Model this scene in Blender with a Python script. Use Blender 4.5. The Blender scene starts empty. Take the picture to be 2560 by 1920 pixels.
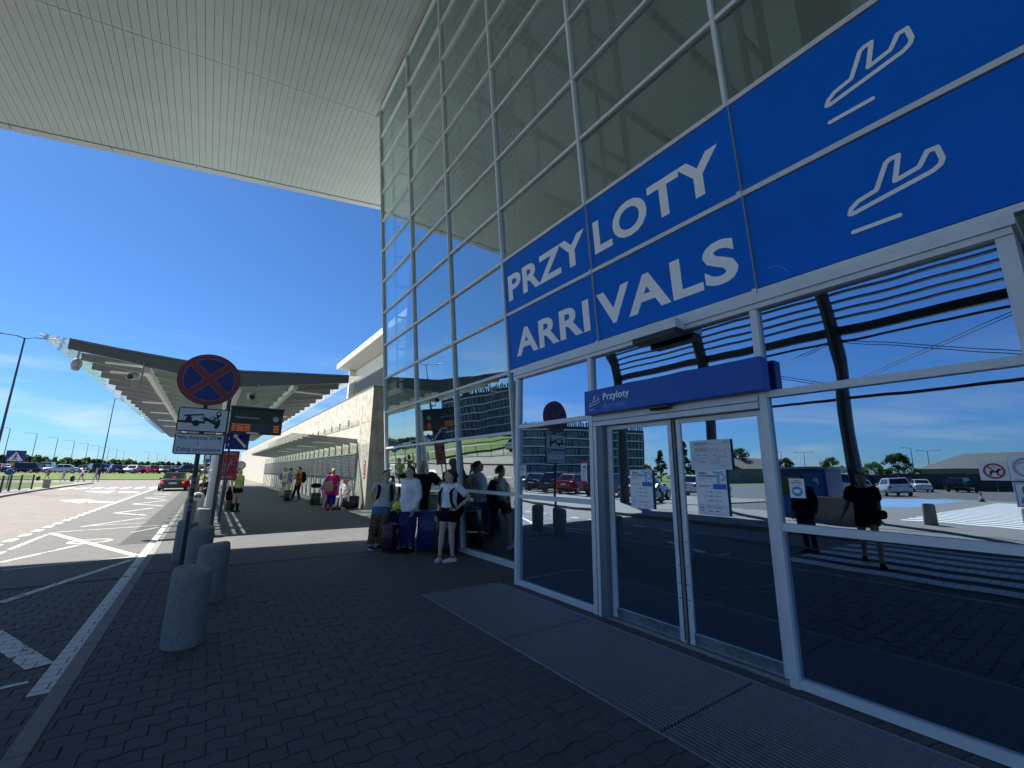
import bpy, math, random
import numpy as np
from mathutils import Vector, Matrix, noise
random.seed(7)
SC = bpy.context.scene
COL = SC.collection
rad = math.radians

# ---------------------------------------------------------------- camera
cam = bpy.data.objects.new('camera', bpy.data.cameras.new('camera'))
COL.objects.link(cam)
CR = Matrix(((0.818949, -0.124409, -0.560218), (-0.573793, -0.161897, -0.80284), (0.009183, 0.978934, -0.20397)))
cam.matrix_world = Matrix.Translation((0, 0, 1.62)) @ CR.to_4x4()
cam.data.sensor_width = 36.0
cam.data.lens = 14.993
cam.data.clip_start = 0.05
cam.data.clip_end = 3000
SC.camera = cam

# ---------------------------------------------------------------- sky and sun
SUN = Vector((-0.545, 0.65, 1.0)).normalized()
SUN_EL = math.asin(SUN.z)
SUN_AZ = math.atan2(SUN.x, SUN.y)
world = bpy.data.worlds.new('World')
SC.world = world
world.use_nodes = True
wn, wl = world.node_tree.nodes, world.node_tree.links
wn.clear()
w_out = wn.new('ShaderNodeOutputWorld')
w_bg = wn.new('ShaderNodeBackground')
w_sky = wn.new('ShaderNodeTexSky')
w_sky.sky_type = 'NISHITA'
w_sky.sun_disc = False
w_sky.sun_elevation = SUN_EL
w_sky.sun_rotation = SUN_AZ
w_sky.altitude = 100
w_sky.air_density = 1.0
w_sky.dust_density = 0.3
w_sky.ozone_density = 3.0
w_tc = wn.new('ShaderNodeTexCoord')
w_sep = wn.new('ShaderNodeSeparateXYZ')
wl.new(w_tc.outputs['Generated'], w_sep.inputs[0])
# thin high cloud, stretched sideways, thickest towards the horizon
w_map = wn.new('ShaderNodeMapping')
w_map.inputs['Scale'].default_value = (2.2, 2.2, 13.0)
w_map.inputs['Rotation'].default_value = (0.10, 0.06, 0.3)
wl.new(w_tc.outputs['Generated'], w_map.inputs[0])
w_no = wn.new('ShaderNodeTexNoise')
w_no.inputs['Scale'].default_value = 1.6
w_no.inputs['Detail'].default_value = 7
w_no.inputs['Roughness'].default_value = 0.58
w_no.inputs['Distortion'].default_value = 0.5
wl.new(w_map.outputs[0], w_no.inputs['Vector'])
w_r1 = wn.new('ShaderNodeMapRange')
w_r1.inputs['From Min'].default_value = 0.46
w_r1.inputs['From Max'].default_value = 0.74
wl.new(w_no.outputs['Fac'], w_r1.inputs['Value'])
w_r2 = wn.new('ShaderNodeMapRange')
w_r2.inputs['From Min'].default_value = 0.25
w_r2.inputs['From Max'].default_value = 0.03
w_r2.inputs['To Min'].default_value = 0.0
w_r2.inputs['To Max'].default_value = 0.85
wl.new(w_sep.outputs['Z'], w_r2.inputs['Value'])
w_mul = wn.new('ShaderNodeMath')
w_mul.operation = 'MULTIPLY'
wl.new(w_r1.outputs[0], w_mul.inputs[0])
wl.new(w_r2.outputs[0], w_mul.inputs[1])
w_tint = wn.new('ShaderNodeMix')
w_tint.data_type = 'RGBA'
w_tint.blend_type = 'MULTIPLY'
w_tint.inputs['Factor'].default_value = 1.0
wl.new(w_sky.outputs[0], w_tint.inputs['A'])
w_tint.inputs['B'].default_value = (0.40, 0.69, 1.04, 1)
w_mix = wn.new('ShaderNodeMix')
w_mix.data_type = 'RGBA'
wl.new(w_mul.outputs[0], w_mix.inputs['Factor'])
wl.new(w_tint.outputs['Result'], w_mix.inputs['A'])
w_mix.inputs['B'].default_value = (7.2, 7.7, 8.3, 1)
wl.new(w_mix.outputs['Result'], w_bg.inputs['Color'])
w_bg.inputs['Strength'].default_value = 0.050
wl.new(w_bg.outputs[0], w_out.inputs[0])
sun = bpy.data.objects.new('sun', bpy.data.lights.new('sun', 'SUN'))
COL.objects.link(sun)
sun.data.energy = 5.0
sun.data.angle = rad(0.5)
sun.data.color = (1.0, 0.94, 0.85)
sun.rotation_euler = SUN.to_track_quat('Z', 'Y').to_euler()
SC.view_settings.view_transform = 'Standard'
SC.view_settings.look = 'None'
SC.view_settings.exposure = 1.42
SC.view_settings.gamma = 1.0
SC.cycles.max_bounces = 9
SC.cycles.transparent_max_bounces = 16
SC.cycles.caustics_reflective = True
SC.cycles.blur_glossy = 0.35
SC.cycles.caustics_refractive = False
SC.cycles.sample_clamp_indirect = 6.0
SC.cycles.use_denoising = True

# ---------------------------------------------------------------- helpers
def tag(o, label=None, cat=None, group=None, kind=None):
    if label: o['label'] = label
    if cat: o['category'] = cat
    if group: o['group'] = group
    if kind: o['kind'] = kind
    return o

def link(o, parent=None):
    COL.objects.link(o)
    if parent is not None: o.parent = parent
    return o

def thing(name, loc, label, cat, group=None, rz=0.0):
    o = bpy.data.objects.new(name, None)
    o.empty_display_size = 0.2
    o.location = loc
    o.rotation_euler = (0, 0, rz)
    COL.objects.link(o)
    return tag(o, label, cat, group)

class MB:
    """collects vertices and faces of ONE mesh"""
    def __init__(s): s.v, s.f = [], []
    def add(s, vs, fs):
        b = len(s.v)
        s.v.extend([tuple(p) for p in vs])
        s.f.extend([tuple(b + i for i in f) for f in fs])
        return s
    def box(s, x0, x1, y0, y1, z0, z1):
        vs = [(x, y, z) for z in (z0, z1) for y in (y0, y1) for x in (x0, x1)]
        return s.add(vs, [(0, 2, 3, 1), (4, 5, 7, 6), (0, 1, 5, 4), (2, 6, 7, 3), (0, 4, 6, 2), (1, 3, 7, 5)])
    def hexa(s, lo, hi):
        """lo, hi: four points each, same winding"""
        return s.add(list(lo) + list(hi), [(3, 2, 1, 0), (4, 5, 6, 7)] + [(i, (i + 1) % 4, 4 + (i + 1) % 4, 4 + i) for i in range(4)])
    def cbox(s, x0, x1, y0, y1, z0, z1, c):
        """box with chamfered edges"""
        r = lambda d, z: [(x0 + d, y0 + c, z), (x0 + c, y0 + d, z), (x1 - c, y0 + d, z), (x1 - d, y0 + c, z), (x1 - d, y1 - c, z), (x1 - c, y1 - d, z), (x0 + c, y1 - d, z), (x0 + d, y1 - c, z)]
        r2 = lambda z: [(x0 + c, y0 + c * 1.4, z), (x0 + c * 1.4, y0 + c, z), (x1 - c * 1.4, y0 + c, z), (x1 - c, y0 + c * 1.4, z), (x1 - c, y1 - c * 1.4, z), (x1 - c * 1.4, y1 - c, z), (x0 + c * 1.4, y1 - c, z), (x0 + c, y1 - c * 1.4, z)]
        return s.rings([r2(z0), r(0, z0 + c), r(0, z1 - c), r2(z1)])
    def rings(s, rs, cap0=True, cap1=True, closed=True):
        n = len(rs[0]); b = len(s.v)
        for r in rs: s.v.extend([tuple(p) for p in r])
        for i in range(len(rs) - 1):
            for j in range(n if closed else n - 1):
                k = (j + 1) % n
                s.f.append((b + i * n + j, b + i * n + k, b + (i + 1) * n + k, b + (i + 1) * n + j))
        if cap0: s.f.append(tuple(b + j for j in reversed(range(n))))
        if cap1: s.f.append(tuple(b + (len(rs) - 1) * n + j for j in range(n)))
        return s
    def tube(s, path, radii, n=10, side=None, cap=True, round_ends=False):
        """sweep an ellipse along a path; radii: number or (a along side, b across)"""
        P = [Vector(p) for p in path]
        if not isinstance(radii, (list,)): radii = [radii] * len(P)
        RR = [(r, r) if isinstance(r, (int, float)) else r for r in radii]
        if round_ends:
            t0 = (P[0] - P[1]).normalized(); t1 = (P[-1] - P[-2]).normalized()
            a, b = RR[0], RR[-1]
            m0, m1 = min(a), min(b)
            P = [P[0] + t0 * m0 * .9, P[0] + t0 * m0 * .6] + P + [P[-1] + t1 * m1 * .6, P[-1] + t1 * m1 * .9]
            RR = [(a[0] * .35, a[1] * .35), (a[0] * .78, a[1] * .78)] + RR + [(b[0] * .78, b[1] * .78), (b[0] * .35, b[1] * .35)]
        sd = Vector(side) if side is not None else None
        rs = []
        for i, p in enumerate(P):
            t = (P[min(i + 1, len(P) - 1)] - P[max(i - 1, 0)]).normalized()
            if sd is None:
                sd = t.cross(Vector((0, 0, 1)))
                if sd.length < .05: sd = Vector((1, 0, 0))
            u = (sd - t * sd.dot(t)).normalized()
            w = t.cross(u)
            if side is None: sd = u
            rs.append([p + u * (RR[i][0] * math.cos(2 * math.pi * k / n)) + w * (RR[i][1] * math.sin(2 * math.pi * k / n)) for k in range(n)])
        return s.rings(rs, cap, cap)
    def ball(s, c, r, n=10, m=7):
        if isinstance(r, (int, float)): r = (r, r, r)
        rs = []
        for i in range(m):
            a = -math.pi / 2 + math.pi * (i + .5) / m
            a = -math.pi / 2 * .97 + math.pi * .97 * i / (m - 1)
            rs.append([(c[0] + r[0] * math.cos(a) * math.cos(2 * math.pi * k / n), c[1] + r[1] * math.cos(a) * math.sin(2 * math.pi * k / n), c[2] + r[2] * math.sin(a)) for k in range(n)])
        return s.rings(rs)
    def prism(s, pts, off):
        """polygon pts (3D) extruded by vector off"""
        o = Vector(off)
        return s.rings([pts, [Vector(p) + o for p in pts]])
    def mesh(s, name, mat, smooth=False):
        me = bpy.data.meshes.new(name)
        me.from_pydata(s.v, [], s.f)
        me.update()
        if mat is not None: me.materials.append(mat)
        if smooth:
            me.shade_smooth()
        return me
    def build(s, name, mat, parent=None, smooth=False, kind=None, loc=None, angle=None):
        me = s.mesh(name, mat, smooth or angle is not None)
        if angle is not None: me.set_sharp_from_angle(angle=rad(angle))
        o = bpy.data.objects.new(name, me)
        if loc is not None: o.location = loc
        link(o, parent)
        if kind: o['kind'] = kind
        return o

def inst(name, me, parent=None, loc=(0, 0, 0), rot=None, scale=None):
    o = bpy.data.objects.new(name, me)
    o.location = loc
    if rot is not None: o.rotation_euler = rot
    if scale is not None: o.scale = scale
    return link(o, parent)

def copy_tree(o, parent=None):
    c = o.copy()
    link(c, parent)
    for ch in o.children: copy_tree(ch, c)
    return c

def frame(o, x, y):
    X = Vector(x).normalized(); Y = Vector(y); Y = (Y - X * Y.dot(X)).normalized(); Z = X.cross(Y)
    return Matrix(((X.x, Y.x, Z.x, o[0]), (X.y, Y.y, Z.y, o[1]), (X.z, Y.z, Z.z, o[2]), (0, 0, 0, 1)))

TEXTS = []
REMESH = []
def text(name, body, M, mat, parent, w=None, h=None, bold=0.0, align='LEFT', size=.1):
    """lettering as flat mesh; fitted to width w and/or height h"""
    cu = bpy.data.curves.new(name, 'FONT')
    cu.body = body
    cu.size = 1.0
    cu.offset = bold
    cu.resolution_u = 4
    cu.space_character = 1.0 + bold * 2.6
    o = bpy.data.objects.new(name, cu)
    link(o)
    TEXTS.append((o, M, mat, parent, w, h, align, size))
    return o

class Flat:
    """flat print built from polygons in a local 2D frame, each layer a hair above the last"""
    def __init__(s, M, z=0.002): s.M, s.z, s.mb = M, z, MB()
    def poly(s, pts):
        s.z += .00012
        s.mb.add([s.M @ Vector((p[0], p[1], s.z)) for p in pts], [tuple(range(len(pts)))])
        return s
    def rect(s, x0, x1, y0, y1): return s.poly([(x0, y0), (x1, y0), (x1, y1), (x0, y1)])
    def disc(s, x, y, r, ry=None, n=28): return s.poly([(x + r * math.cos(2 * math.pi * i / n), y + (ry or r) * math.sin(2 * math.pi * i / n)) for i in range(n)])
    def ringd(s, x, y, r0, r1, n=36):
        s.z += .00012
        vs = [s.M @ Vector((x + r * math.cos(2 * math.pi * i / n), y + r * math.sin(2 * math.pi * i / n), s.z)) for r in (r0, r1) for i in range(n)]
        s.mb.add(vs, [(i, n + i, n + (i + 1) % n, (i + 1) % n)[::-1] for i in range(n)])
        return s
    def stroke(s, pts, w, closed=False):
        q = list(pts) + ([pts[0]] if closed else [])
        for a, b in zip(q[:-1], q[1:]):
            d = Vector((b[0] - a[0], b[1] - a[1]))
            if d.length < 1e-6: continue
            nrm = Vector((-d.y, d.x)).normalized() * (w / 2)
            s.poly([(a[0] - nrm.x, a[1] - nrm.y), (b[0] - nrm.x, b[1] - nrm.y), (b[0] + nrm.x, b[1] + nrm.y), (a[0] + nrm.x, a[1] + nrm.y)])
        for p in q: s.disc(p[0], p[1], w / 2, n=12)
        return s
    def build(s, name, mat, parent): return s.mb.build(name, mat, parent)

# ---------------------------------------------------------------- materials
MATS = {}
def pm(name, col, rough=.5, metal=0.0, var=.12, scale=6.0, bump=0.0, bscale=60.0, spec=.5, coat=0.0, emit=None, estr=0.0, stain=0.0, sscale=.6):
    if name in MATS: return MATS[name]
    m = bpy.data.materials.new(name)
    m.use_nodes = True
    n, l = m.node_tree.nodes, m.node_tree.links
    b = n['Principled BSDF']
    b.inputs['Roughness'].default_value = rough
    b.inputs['Metallic'].default_value = metal
    b.inputs['Specular IOR Level'].default_value = spec
    b.inputs['Coat Weight'].default_value = coat
    b.inputs['Base Color'].default_value = (*col, 1)
    tc = n.new('ShaderNodeTexCoord')
    if var > 0:
        no = n.new('ShaderNodeTexNoise')
        no.inputs['Scale'].default_value = scale
        no.inputs['Detail'].default_value = 6
        no.inputs['Roughness'].default_value = .62
        l.new(tc.outputs['Object'], no.inputs['Vector'])
        mr = n.new('ShaderNodeMapRange')
        mr.inputs['From Min'].default_value = .28
        mr.inputs['From Max'].default_value = .72
        mr.inputs['To Min'].default_value = 1 - var
        mr.inputs['To Max'].default_value = 1 + var
        l.new(no.outputs['Fac'], mr.inputs['Value'])
        src = mr.outputs[0]
        if stain > 0:
            n2 = n.new('ShaderNodeTexNoise')
            n2.inputs['Scale'].default_value = sscale
            n2.inputs['Detail'].default_value = 8
            n2.inputs['Roughness'].default_value = .7
            l.new(tc.outputs['Object'], n2.inputs['Vector'])
            m2 = n.new('ShaderNodeMapRange')
            m2.inputs['From Min'].default_value = .4
            m2.inputs['From Max'].default_value = .68
            m2.inputs['To Min'].default_value = 1.0
            m2.inputs['To Max'].default_value = 1 - stain
            l.new(n2.outputs['Fac'], m2.inputs['Value'])
            mu = n.new('ShaderNodeMath'); mu.operation = 'MULTIPLY'
            l.new(src, mu.inputs[0]); l.new(m2.outputs[0], mu.inputs[1])
            src = mu.outputs[0]
        vm = n.new('ShaderNodeVectorMath'); vm.operation = 'SCALE'
        vm.inputs[0].default_value = col
        l.new(src, vm.inputs['Scale'])
        l.new(vm.outputs['Vector'], b.inputs['Base Color'])
        rr = n.new('ShaderNodeMapRange')
        rr.inputs['To Min'].default_value = max(.02, rough - .12)
        rr.inputs['To Max'].default_value = min(1, rough + .12)
        l.new(no.outputs['Fac'], rr.inputs['Value'])
        l.new(rr.outputs[0], b.inputs['Roughness'])
    if bump > 0:
        nb = n.new('ShaderNodeTexNoise')
        nb.inputs['Scale'].default_value = bscale
        nb.inputs['Detail'].default_value = 5
        l.new(tc.outputs['Object'], nb.inputs['Vector'])
        bp = n.new('ShaderNodeBump')
        bp.inputs['Strength'].default_value = bump
        bp.inputs['Distance'].default_value = .02
        l.new(nb.outputs['Fac'], bp.inputs['Height'])
        l.new(bp.outputs[0], b.inputs['Normal'])
    if emit:
        b.inputs['Emission Color'].default_value = (*emit, 1)
        b.inputs['Emission Strength'].default_value = estr
    MATS[name] = m
    return m

def glass_mat(name, tint, refl0, refl1, rcol=(.9, .95, 1.0), bump=.02, bscale=1.3, rough=0.0):
    """coated pane: mirror part grows towards grazing view, the rest is tinted see-through"""
    m = bpy.data.materials.new(name)
    m.use_nodes = True
    n, l = m.node_tree.nodes, m.node_tree.links
    n.clear()
    out = n.new('ShaderNodeOutputMaterial')
    mx = n.new('ShaderNodeMixShader')
    tr = n.new('ShaderNodeBsdfTransparent'); tr.inputs[0].default_value = (*tint, 1)
    gl = n.new('ShaderNodeBsdfGlossy'); gl.inputs['Color'].default_value = (*rcol, 1); gl.inputs['Roughness'].default_value = rough
    lw = n.new('ShaderNodeLayerWeight'); lw.inputs['Blend'].default_value = .35
    mr = n.new('ShaderNodeMapRange'); mr.inputs['To Min'].default_value = refl0; mr.inputs['To Max'].default_value = refl1
    l.new(lw.outputs['Facing'], mr.inputs['Value'])
    if bump > 0:
        tc = n.new('ShaderNodeTexCoord')
        mp = n.new('ShaderNodeMapping'); mp.inputs['Scale'].default_value = (1, 1, .6)
        l.new(tc.outputs['Object'], mp.inputs[0])
        nb = n.new('ShaderNodeTexNoise'); nb.inputs['Scale'].default_value = bscale; nb.inputs['Detail'].default_value = 1.5
        l.new(mp.outputs[0], nb.inputs['Vector'])
        bp = n.new('ShaderNodeBump'); bp.inputs['Strength'].default_value = bump; bp.inputs['Distance'].default_value = .1
        l.new(nb.outputs['Fac'], bp.inputs['Height'])
        l.new(bp.outputs[0], gl.inputs['Normal'])
    l.new(mr.outputs[0], mx.inputs[0])
    l.new(tr.outputs[0], mx.inputs[1]); l.new(gl.outputs[0], mx.inputs[2])
    l.new(mx.outputs[0], out.inputs[0])
    MATS[name] = m
    return m

PL, PD, PA = .20, .14, .011          # paver length, course depth, wave of the long sides
def zig(x):
    p = (x / PL) % 1.0
    if p < .14: t = p / .14
    elif p < .36: t = 1
    elif p < .64: t = 1 - 2 * (p - .36) / .28
    elif p < .86: t = -1
    else: t = -1 + (p - .86) / .14
    return PA * t

def paver_pattern(n, l):
    """joint mask (1 on a joint) of the wavy pavers in world x, y, for the far part of the paving"""
    tc = n.new('ShaderNodeTexCoord'); sp = n.new('ShaderNodeSeparateXYZ')
    l.new(tc.outputs['Object'], sp.inputs[0])
    def mt(op, a, b=None, c=None):
        q = n.new('ShaderNodeMath'); q.operation = op
        for i, s in enumerate((a, b, c)):
            if s is None: continue
            if isinstance(s, (int, float)): q.inputs[i].default_value = s
            else: l.new(s, q.inputs[i])
        return q.outputs[0]
    wave = mt('MULTIPLY', mt('SINE', mt('MULTIPLY', sp.outputs['X'], 2 * math.pi / PL)), PA)
    yy = mt('DIVIDE', mt('SUBTRACT', sp.outputs['Y'], wave), PD)
    crs = mt('FLOOR', yy)
    fy = mt('FRACT', yy)
    fx = mt('FRACT', mt('ADD', mt('DIVIDE', sp.outputs['X'], PL), mt('MULTIPLY', mt('FLOORED_MODULO', crs, 2.0), .5)))
    jy = mt('LESS_THAN', mt('MINIMUM', fy, mt('SUBTRACT', 1.0, fy)), .035)
    jx = mt('LESS_THAN', mt('MINIMUM', fx, mt('SUBTRACT', 1.0, fx)), .022)
    cell = mt('ADD', mt('MULTIPLY', crs, 7.13), mt('FLOOR', mt('ADD', mt('DIVIDE', sp.outputs['X'], PL), mt('MULTIPLY', mt('FLOORED_MODULO', crs, 2.0), .5))))
    wn_ = n.new('ShaderNodeTexWhiteNoise'); wn_.noise_dimensions = '1D'
    l.new(cell, wn_.inputs['W'])
    return mt('MAXIMUM', jx, jy), wn_.outputs['Value'], tc

def paving_mat(name, col, rough=.8, joint=.45, var=.2, pattern=True, rnd=.16):
    m = bpy.data.materials.new(name); m.use_nodes = True
    n, l = m.node_tree.nodes, m.node_tree.links
    b = n['Principled BSDF']; b.inputs['Roughness'].default_value = rough
    b.inputs['Specular IOR Level'].default_value = .35
    if pattern:
        jm, cell, tc = paver_pattern(n, l)
    else:
        tc = n.new('ShaderNodeTexCoord')
    def nz(sc, det=6, src='Object'):
        q = n.new('ShaderNodeTexNoise'); q.inputs['Scale'].default_value = sc; q.inputs['Detail'].default_value = det; q.inputs['Roughness'].default_value = .65
        l.new(geo.outputs['Position'], q.inputs['Vector']); return q.outputs['Fac']
    geo = n.new('ShaderNodeNewGeometry')
    def mt(op, a, bb=None):
        q = n.new('ShaderNodeMath'); q.operation = op
        for i, s in enumerate((a, bb)):
            if s is None: continue
            if isinstance(s, (int, float)): q.inputs[i].default_value = s
            else: l.new(s, q.inputs[i])
        return q.outputs[0]
    f = mt('ADD', 1 - var * 1.0, mt('MULTIPLY', nz(1.1), var * 2.0))
    f = mt('MULTIPLY', f, mt('ADD', .8, mt('MULTIPLY', nz(90, 3), .4)))
    if pattern:
        f = mt('MULTIPLY', f, mt('ADD', 1 - rnd / 2, mt('MULTIPLY', cell, rnd)))
        f = mt('MULTIPLY', f, mt('SUBTRACT', 1.0, mt('MULTIPLY', jm, joint)))
    else:
        oi = n.new('ShaderNodeObjectInfo')
        f = mt('MULTIPLY', f, mt('ADD', 1 - rnd / 2, mt('MULTIPLY', oi.outputs['Random'], rnd)))
    # pale flecks of gum and dirt
    vo = n.new('ShaderNodeTexVoronoi'); vo.inputs['Scale'].default_value = 3.2
    l.new(geo.outputs['Position'], vo.inputs['Vector'])
    sp = mt('LESS_THAN', vo.outputs['Distance'], .055)
    f = mt('ADD', f, mt('MULTIPLY', sp, .45))
    vm = n.new('ShaderNodeVectorMath'); vm.operation = 'SCALE'; vm.inputs[0].default_value = col
    l.new(f, vm.inputs['Scale']); l.new(vm.outputs['Vector'], b.inputs['Base Color'])
    bp = n.new('ShaderNodeBump'); bp.inputs['Strength'].default_value = .25; bp.inputs['Distance'].default_value = .004
    h = nz(160, 3)
    if pattern: h = mt('SUBTRACT', h, mt('MULTIPLY', jm, 2.0))
    l.new(h, bp.inputs['Height']); l.new(bp.outputs[0], b.inputs['Normal'])
    MATS[name] = m
    return m

def paint_mat(name, col, wear=.5):
    """road paint worn through in patches and along the paver joints"""
    m = bpy.data.materials.new(name); m.use_nodes = True
    n, l = m.node_tree.nodes, m.node_tree.links
    b = n['Principled BSDF']; b.inputs['Roughness'].default_value = .75
    b.inputs['Base Color'].default_value = (*col, 1)
    jm, cell, tc = paver_pattern(n, l)
    q = n.new('ShaderNodeTexNoise'); q.inputs['Scale'].default_value = 9; q.inputs['Detail'].default_value = 8; q.inputs['Roughness'].default_value = .7
    l.new(tc.outputs['Object'], q.inputs['Vector'])
    q2 = n.new('ShaderNodeTexNoise'); q2.inputs['Scale'].default_value = 1.3; q2.inputs['Detail'].default_value = 3
    l.new(tc.outputs['Object'], q2.inputs['Vector'])
    ad = n.new('ShaderNodeMath'); ad.operation = 'ADD'; l.new(q.outputs['Fac'], ad.inputs[0]); l.new(q2.outputs['Fac'], ad.inputs[1])
    mr = n.new('ShaderNodeMapRange'); mr.inputs['From Min'].default_value = 1.25 - wear * .5; mr.inputs['From Max'].default_value = 1.33 - wear * .5
    mr.inputs['To Min'].default_value = 1.0; mr.inputs['To Max'].default_value = 0.0
    l.new(ad.outputs[0], mr.inputs['Value'])
    sb = n.new('ShaderNodeMath'); sb.operation = 'SUBTRACT'; sb.use_clamp = True
    l.new(mr.outputs[0], sb.inputs[0])
    jj = n.new('ShaderNodeMath'); jj.operation = 'MULTIPLY'; jj.inputs[1].default_value = .85; l.new(jm, jj.inputs[0])
    l.new(jj.outputs[0], sb.inputs[1])
    l.new(sb.outputs[0], b.inputs['Alpha'])
    MATS[name] = m
    return m

ALU = pm('aluminium_frame', (.70, .72, .74), .42, .08, .08, 3, .03, 200)
ALU_D = pm('dark_aluminium', (.10, .115, .13), .45, .3, .1, 4)
STEEL = pm('galvanised_steel', (.36, .38, .40), .45, .6, .15, 12)
GREYPAINT = pm('dark_grey_paint', (.075, .082, .09), .5, 0, .12, 5)
BEAMGREY = pm('beam_grey_paint', (.21, .22, .225), .5, 0, .08, 3)
WHITEP = pm('white_paint', (.72, .72, .70), .5, 0, .05, 3)
SOFFIT = pm('soffit_panel_grey', (.40, .445, .465), .45, 0, .05, 1.5, .0, 60)
CONC = pm('bollard_concrete', (.30, .30, .29), .85, 0, .22, 34, .6, 80, .3, stain=.22, sscale=11)
WALLC = pm('cast_concrete_wall', (.50, .48, .42), .85, 0, .2, 3, .25, 30, .3, stain=.42, sscale=2.4)
KERBC = pm('kerb_concrete', (.22, .22, .215), .85, 0, .15, 6, .25, 70, .3)
SIGNBLUE = pm('sign_film_blue', (.0, .145, .66), .4, 0, .06, 1.2, spec=.15)
SIGNBLUE_D = pm('sign_film_blue_deep', (.0, .075, .42), .4, 0, .05, 1.2)
SIGNWHITE = pm('sign_film_white', (.90, .91, .92), .45, 0, .03, 2)
SIGNFADE = pm('sign_film_faded_blue', (.12, .34, .70), .45, 0, .05, 2)
RTRED = pm('traffic_red', (.30, .012, .014), .4, 0, .06, 3)
RTBLUE = pm('traffic_blue', (.008, .012, .20), .4, 0, .06, 3)
RTWHITE = pm('traffic_white', (.78, .80, .83), .45, 0, .07, 6)
BLACK = pm('black_print', (.012, .012, .014), .5, 0, 0)
BLACKP = pm('black_plastic', (.018, .019, .021), .38, 0, .1, 20)
BANNER = pm('banner_red', (.42, .02, .045), .5, 0, .05, 2)
PAPER = pm('paper_white', (.88, .89, .91), .55, 0, .03, 5)
PAPERB = pm('paper_blue', (.02, .17, .52), .5, 0, .03, 5)
PALEB = pm('paper_pale_blue', (.30, .50, .75), .5, 0, .03, 5)
INKGREY = pm('ink_grey', (.14, .15, .18), .6, 0, 0)
INKRED = pm('ink_red', (.50, .05, .06), .6, 0, 0)
INKRED_P = pm('ink_faded_red', (.62, .36, .40), .6, 0, 0)
RUBBER = pm('rubber', (.02, .02, .02), .7, 0, .1, 30)
DARKIN = pm('interior_wall', (.34, .36, .35), .7, 0, .15, .8)
FLOORIN = pm('interior_floor', (.22, .22, .22), .35, 0, .1, 1)
TRUSS = pm('interior_steel', (.10, .11, .11), .5, 0, .08, 2)
GLASS = glass_mat('facade_glass', (.66, .76, .75), .08, .86, (.84, .95, 1.0), .035, .9)
GLASSV = glass_mat('entrance_glass', (.26, .30, .36), .46, .86, (.62, .80, 1.0), .018, 1.4)
GLASSC = glass_mat('canopy_glass', (.95, .985, .97), .12, .55, (1, 1, 1), .06, 2.2)
GRASS = pm('grass', (.075, .13, .022), .9, 0, .3, 1.8, .6, 25, .2)
PAV = paving_mat('pavement_pavers', (.083, .089, .096))
PAVG = paving_mat('pavement_paver_single', (.083, .089, .096), pattern=False, rnd=.14)
ROADM = paving_mat('road_pavers_grey', (.098, .098, .100))
ROADG = paving_mat('road_paver_single', (.098, .098, .100), pattern=False, rnd=.14)
ROADP = paving_mat('road_pavers_pink', (.155, .141, .131), rnd=.22)
SAND = pm('joint_sand', (.05, .05, .048), .95, 0, .2, 30)
ASPH = pm('asphalt', (.085, .085, .088), .9, 0, .2, 4, .3, 120, .3)
PALEPAVE = paving_mat('pale_pavers', (.18, .172, .16), rnd=.2)
PAINT = paint_mat('road_paint', (.62, .64, .64), .16)
PAINTF = paint_mat('road_paint_faded', (.46, .47, .46), .34)
# ================================================================ SETTING
def sheet(name, pts, z, mat, label=None, cat=None):
    o = MB().add([(x, y, z) for x, y in pts], [tuple(range(len(pts)))]).build(name, mat)
    o['kind'] = 'structure'
    return o
def slab(name, pts, z0, z1, mat, kind='structure'):
    a = sum(pts[i][0] * pts[(i + 1) % len(pts)][1] - pts[(i + 1) % len(pts)][0] * pts[i][1] for i in range(len(pts)))
    if a < 0: pts = pts[::-1]
    o = MB().prism([(x, y, z0) for x, y in pts], (0, 0, z1 - z0)).build(name, mat)
    o['kind'] = kind
    return o

sheet('ground', [(-900, -900), (900, -900), (900, 900), (-900, 900)], -.16, GRASS)
RZ = -.035                                   # road surface
PVY = 9.24                                   # single pavers are built this far down the paving
KX0, KX1 = -.76, -.635                       # kerb stone
FARK = [(-6.0, -40), (-6.0, 10), (-6.3, 16.6), (-7.4, 22), (-8.9, 32), (-9.6, 38), (-10.2, 47), (-10.6, 58), (-10.6, 69), (-11.2, 71.6), (-13, 72.6), (-40, 72.6)]
# grey lane by the kerb, pinkish far lane, the cross street behind
road = sheet('road', [(-3.55, PVY + .06), (KX0, PVY + .06), (KX0, 92), (-3.55, 92)], RZ, ROADM)
slab('road_bed', [(-3.55, -40), (KX0, -40), (KX0, PVY + .06), (-3.55, PVY + .06)], -.12, RZ - .012, SAND)
sheet('far_lane', FARK + [(-40, 92), (-3.55, 92), (-3.55, -40)], RZ, ROADP)
sheet('cross_street', [(KX0, 60), (30, 60), (30, 92), (KX0, 92)], RZ - .004, ROADP)
slab('pavement_bed', [(KX1, -40), (4.6, -40), (4.6, PVY + .06), (KX1, PVY + .06)], -.12, -.012, SAND)
pavement = slab('pavement', [(KX1, PVY + .06), (9.5, PVY + .06), (9.5, 58), (KX1, 58)], -.12, 0, PAV)
slab('interior_floor', [(4.605, -12), (16, -12), (16, PVY + .06), (4.605, PVY + .06)], -.12, -.002, FLOORIN)

# kerb stones, one by one near the camera
kerb = bpy.data.objects.new('kerb', None)
link(kerb); kerb['kind'] = 'structure'
kst = MB().cbox(0, KX1 - KX0 - .006, 0, .985, -.15, .0, .008).mesh('kerb_stone', KERBC)
for i in range(62):
    inst('kerb_stone', kst, kerb, (KX0 + .003, -3 + i * .993, random.uniform(-.002, .002)))

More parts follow.
